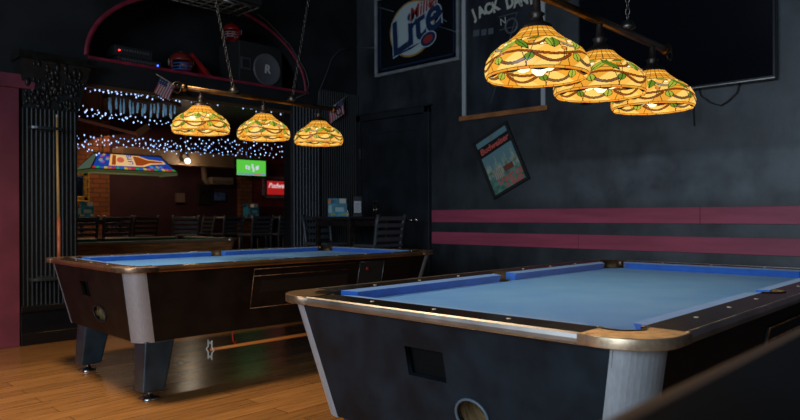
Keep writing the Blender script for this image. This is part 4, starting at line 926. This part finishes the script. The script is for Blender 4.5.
b = MB(); b.box((0, 0, .08), (.7, .03, .03)); tag(b.build('tube_lamp', mat('lit_tube', (1, .9, .7), .3, emit=(1, .75, .4), es=3), T), 'glowing tube inside')
# little lit television
a_, c_ = atY(236, 163, 10), atY(264.5, 160.5, 10); d0 = atY(264.5, 176, 10); hw = (c_.x-a_.x)/2; hh = (c_.z-d0.z)/2
T = thing('television', ((a_.x+c_.x)/2, 10, (c_.z+d0.z)/2-.01), 'small lit television showing green football field in the rear room', 'television', rz=-.05)
MB().box((0, 0, 0), (2*hw+.03, .06, 2*hh+.04)).build('casing', GLOSSBLK, T, .006)
b = MB(); b.box((0, -.031, 0), (2*hw-.01, .003, 2*hh-.01)); b.build('screen', mat('lit_screen', (.02, .1, .02), .3, emit=(.09, .50, .05), es=1.1), T)
b = MB(); [b.box((x, -.034, z), (.035, .002, .07)) for x, z in ((-.10, .01), (-.05, .0), (.02, .03), (.04, -.03), (.10, .0), (.13, .01))]; b.build('players', mat('screen_white', (.5, .5, .5), .4, emit=(.6, .65, .75), es=.9), T)
b = MB(); b.box((0, -.034, -hh+.03), (2*hw-.03, .002, .03)); b.build('score_strip', mat('screen_blue', (.1, .1, .3), .4, emit=(.25, .3, .55), es=.8), T); b = MB(); b.box((.12, -.0355, -hh+.03), (.12, .002, .02)); b.build('score_box', mat('screen_red', (.3, .1, .1), .4, emit=(.6, .15, .12), es=.8), T)
b = MB(); b.tube([(0, .04, 0), (0, .1, .25), (0, .1, 2.7-T.location.z)], .02, 8); b.build('ceiling_mount', IRON, T)
# red neon beer sign
a_, c_ = atY(262.5, 176, 10.9), atY(262.5, 198, 10.9); x0 = a_.x; x1 = x0+1.0
T = thing('beer_sign', ((x0+x1)/2, 10.92, (a_.z+c_.z)/2), 'red and white lit beer sign in a pale frame on the rear red wall', 'sign'); hh = (a_.z-c_.z)/2; hw = (x1-x0)/2
b = MB(); 
for q4 in ((-hw, hw, -hh, -hh+.05), (-hw, hw, hh-.05, hh), (-hw, -hw+.05, -hh, hh), (hw-.05, hw, -hh, hh)): b.b2((q4[0], -.05, q4[2]), (q4[1], 0, q4[3]))
b.build('frame', mat('pale_sign_frame', (.34, .22, .20), .5, noise=.4, scale=10), T, .004)
MB().b2((-hw+.05, -.02, -hh+.05), (hw-.05, -.005, hh-.05)).build('backing', mat('dark_sign_backing', (.06, .01, .01), .5), T)
MB().b2((-hw+.10, -.04, -hh+.07), (hw-.08, -.02, hh-.09)).build('red_panel', mat('lit_red_panel', (.3, .01, .01), .4, emit=(.42, .012, .012), es=.8), T, .01)
text('Budweiser', frameY((-.10, -.046, .03)), .135, 'sign_script', mat('lit_sign_white', (.6, .5, .5), .4, emit=(.75, .5, .5), es=.8), T, .002, .35, .004)
b = MB(); b.b2((.05, -.045, -.11), (.36, -.041, -.055)); b.build('sign_flash', mat('lit_sign_white', (.6, .5, .5), .4), T)
# gold framed mirror at the left
a_, c_ = atY(88.5, 174, 10.93), atY(88.5, 199, 10.93); T = thing('framed_mirror', (a_.x-.25, 10.94, (a_.z+c_.z)/2), 'ornate gold framed mirror on the rear brick wall beside the left pillar', 'mirror'); hh = (a_.z-c_.z)/2+.05; hw = .25
b = MB(); GF = mat('gold_frame', (.55, .33, .07), .35, .6, noise=.5, scale=25, bump=.6)
for q4 in ((-hw, hw, -hh, -hh+.09), (-hw, hw, hh-.09, hh), (-hw, -hw+.09, -hh, hh), (hw-.09, hw, -hh, hh)): b.b2((q4[0], -.05, q4[2]), (q4[1], 0, q4[3]))
for k in range(20): b.ball((hw-.02+.008*(k % 2), -.045, -hh+k*2*hh/19), .022, 6); b.ball((-hw+k*2*hw/19, -.045, -hh+.01), .02, 6)
b.build('frame', GF, T, .01); MB().b2((-hw+.09, -.02, -hh+.09), (hw-.09, -.01, hh-.09)).build('glass', mat('mirror_glass', (.3, .4, .5), .1, 1), T)
# wall unit, pipe, wall boxes
a_, c_ = atY(209.5, 177, 10.85), atY(232, 185, 10.85); T = thing('air_conditioner', ((a_.x+c_.x)/2, 10.88, c_.z), 'beige wall air conditioner on the maroon rear wall, pipe at its left', 'air conditioner'); w_ = (c_.x-a_.x)/2; hz = a_.z-c_.z
MB().b2((-w_, -.1, 0), (w_, .12, hz)).build('housing', mat('beige_plastic', (.30, .22, .15), .5), T, .02); b = MB(); [b.b2((-w_+.03, -.103, hz*.15+.02*k), (w_-.03, -.1, hz*.15+.02*k+.008)) for k in range(3)]; b.build('louvre', MATTBLK, T)
b = MB(); p0, p1, p2 = atY(204, 167, 10.9), atY(204.5, 179, 10.9), atY(210, 183, 10.9); b.tube([p-T.location for p in (p0, p1, p1+Vector((.04, 0, -.05)), p2)], .05, 10); b.build('pipe', mat('beige_plastic', (.30, .22, .15), .5), T)
def wallbox(p0, p1, nm, label, cat, m, Y=10.93):
    a_, c_ = atY(*p0, Y), atY(*p1, Y); T = thing(nm, ((a_.x+c_.x)/2, Y, (a_.z+c_.z)/2), label, cat); w_, h_ = (c_.x-a_.x)/2, (a_.z-c_.z)/2
    MB().b2((-w_, 0, -h_), (w_, 10.999-Y, h_)).build('face', m[0], T, .004)
    if len(m) > 1: MB().b2((-w_*.75, -.006, -h_*m[2]), (w_*.75, 0, h_*.4)).build('label_plate', m[1], T)
    return T
wallbox((177, 193), (185, 202.5), 'wall_notice', 'small pale notice on the maroon rear wall, left of the black box', 'notice', (mat('notice_paper', (.20, .13, .10), .7),))
wallbox((199, 184), (212, 204), 'wall_box', 'black box on the maroon rear wall under the air conditioner pipe', 'box', (MATTBLK, IRON, .2))
wallbox((216, 192.5), (225.5, 200.5), 'wall_poster', 'small blue poster on the maroon rear wall', 'poster', (mat('blue_poster', (.03, .06, .20), .6, noise=.8, scale=12, col2=(.10, .2, .4)),))
# spotlight under the soffit
sp_ = atY(187, 160, 10.1); T = thing('spotlight', sp_, 'small lit spotlight in front of the beige soffit in the rear room', 'spotlight')
b = MB(); b.M = Matrix.Rotation(2.3, 4, 'X') @ Matrix.Identity(4); b.lathe((0, 0, -.02), [(.02, -.1), (.04, -.08), (.05, 0), (.05, .02)], 14); b.build('lamp_housing', WHITE, T)
b = MB(); b.ball((0, -.02, -.02), .042, 10); tag(b.build('bulb', mat('lit_spot', (1, .95, .9), .3, emit=(1, .85, .68), es=4), T), 'glowing bulb'); b = MB(); b.tube([(0, .03, .05), (0, .06, 2.7-sp_.z)], .008, 6); b.build('mount', IRON, T)
l = bpy.data.lights.new('spot_light', 'POINT'); l.energy = 5; l.color = (1, .8, .55); l.shadow_soft_size = .03; lo = bpy.data.objects.new('spot_light', l); COL.objects.link(lo); lo.parent = T; lo.location = (0, -.10, -.06)
# rear bar tables, chairs, caddies
WT = mat('pale_tabletop', (.40, .33, .28), .4)
def rear_table(px0, px1, Y, label):
    a_, c_ = atY(px0, 218, Y), atY(px1, 218, Y); bar_table((a_.x+c_.x)/2, Y, c_.x-a_.x, .55, label, WT); return (a_.x+c_.x)/2
ta = rear_table(72, 116, 9.9, 'long pale-topped bar table against the rear brick wall, left side')
tb = rear_table(215, 236, 10.5, 'pale-topped bar table in the rear room below the blue poster')
tc = rear_table(248, 283, 9.9, 'pale-topped bar table in the rear room below the lit beer sign')
G = 'dark chairs at the rear bar tables'
for px, Y, rz, lb in ((77, 9.35, PI, 'dark bar chair at the rear left table, closest to the left pillar'), (111, 9.3, PI, 'dark bar chair at the right end of the rear left table'), (138, 9.75, PI+.1, 'dark bar chair standing free right of the rear left table'),
                      (186, 9.7, PI-.5, 'dark bar chair below the black wall box in the rear room'), (197, 10.5, -PI/2, 'dark bar chair below the small notice, side on to its table'), (227, 9.95, PI, 'dark bar chair at the rear table under the blue poster'),
                      (255, 9.25, PI, 'dark bar chair at the rear table under the small lit television'), (281, 9.2, PI, 'dark bar chair at the rear table under the lit beer sign, by the right pillar')):
    chair(atY(px, 218, Y).x, Y, rz+PI, lb, G)
carton(Vector((atY(83.5, 212, 9.9).x, 9.88, TT)), 0, 'teal napkin caddy on the rear left bar table', 1.15)
carton(Vector((atY(250.5, 212, 9.9).x, 9.88, TT)), 0, 'teal napkin caddy on the rear bar table below the lit beer sign', 1.15)
# ================================================================== FOREGROUND TABLE CORNER
T = thing('bar_table', (1.2, -.25, 0), 'dark high table out of focus in the lower right foreground', 'table')
b = MB(); P = [(x+0, y) for x, y in rrect(1.05, .41, .05)]; b.prism([(x, y, .922) for x, y in P], [(x, y, .93) for x, y in P]); b.build('tabletop', mat('black_gloss_top', (.004, .0055, .008), .6, spec=.2, noise=.6, scale=3, rvar=.1), T, .002)
b = MB(); b.tube([(x, y, .9215) for x, y in rrect(1.052, .412, .052)], .0105, 10, closed=True); b.build('table_edge', mat('brown_edge', (.16, .085, .05), .4), T)
b = MB(); b.lathe((0, 0, 0), [(0, 0), (.28, 0), (.28, .015), (.05, .04), (.04, .06), (.04, .90), (.12, .92), (0, .92)], 24); b.build('pedestal', IRON, T)
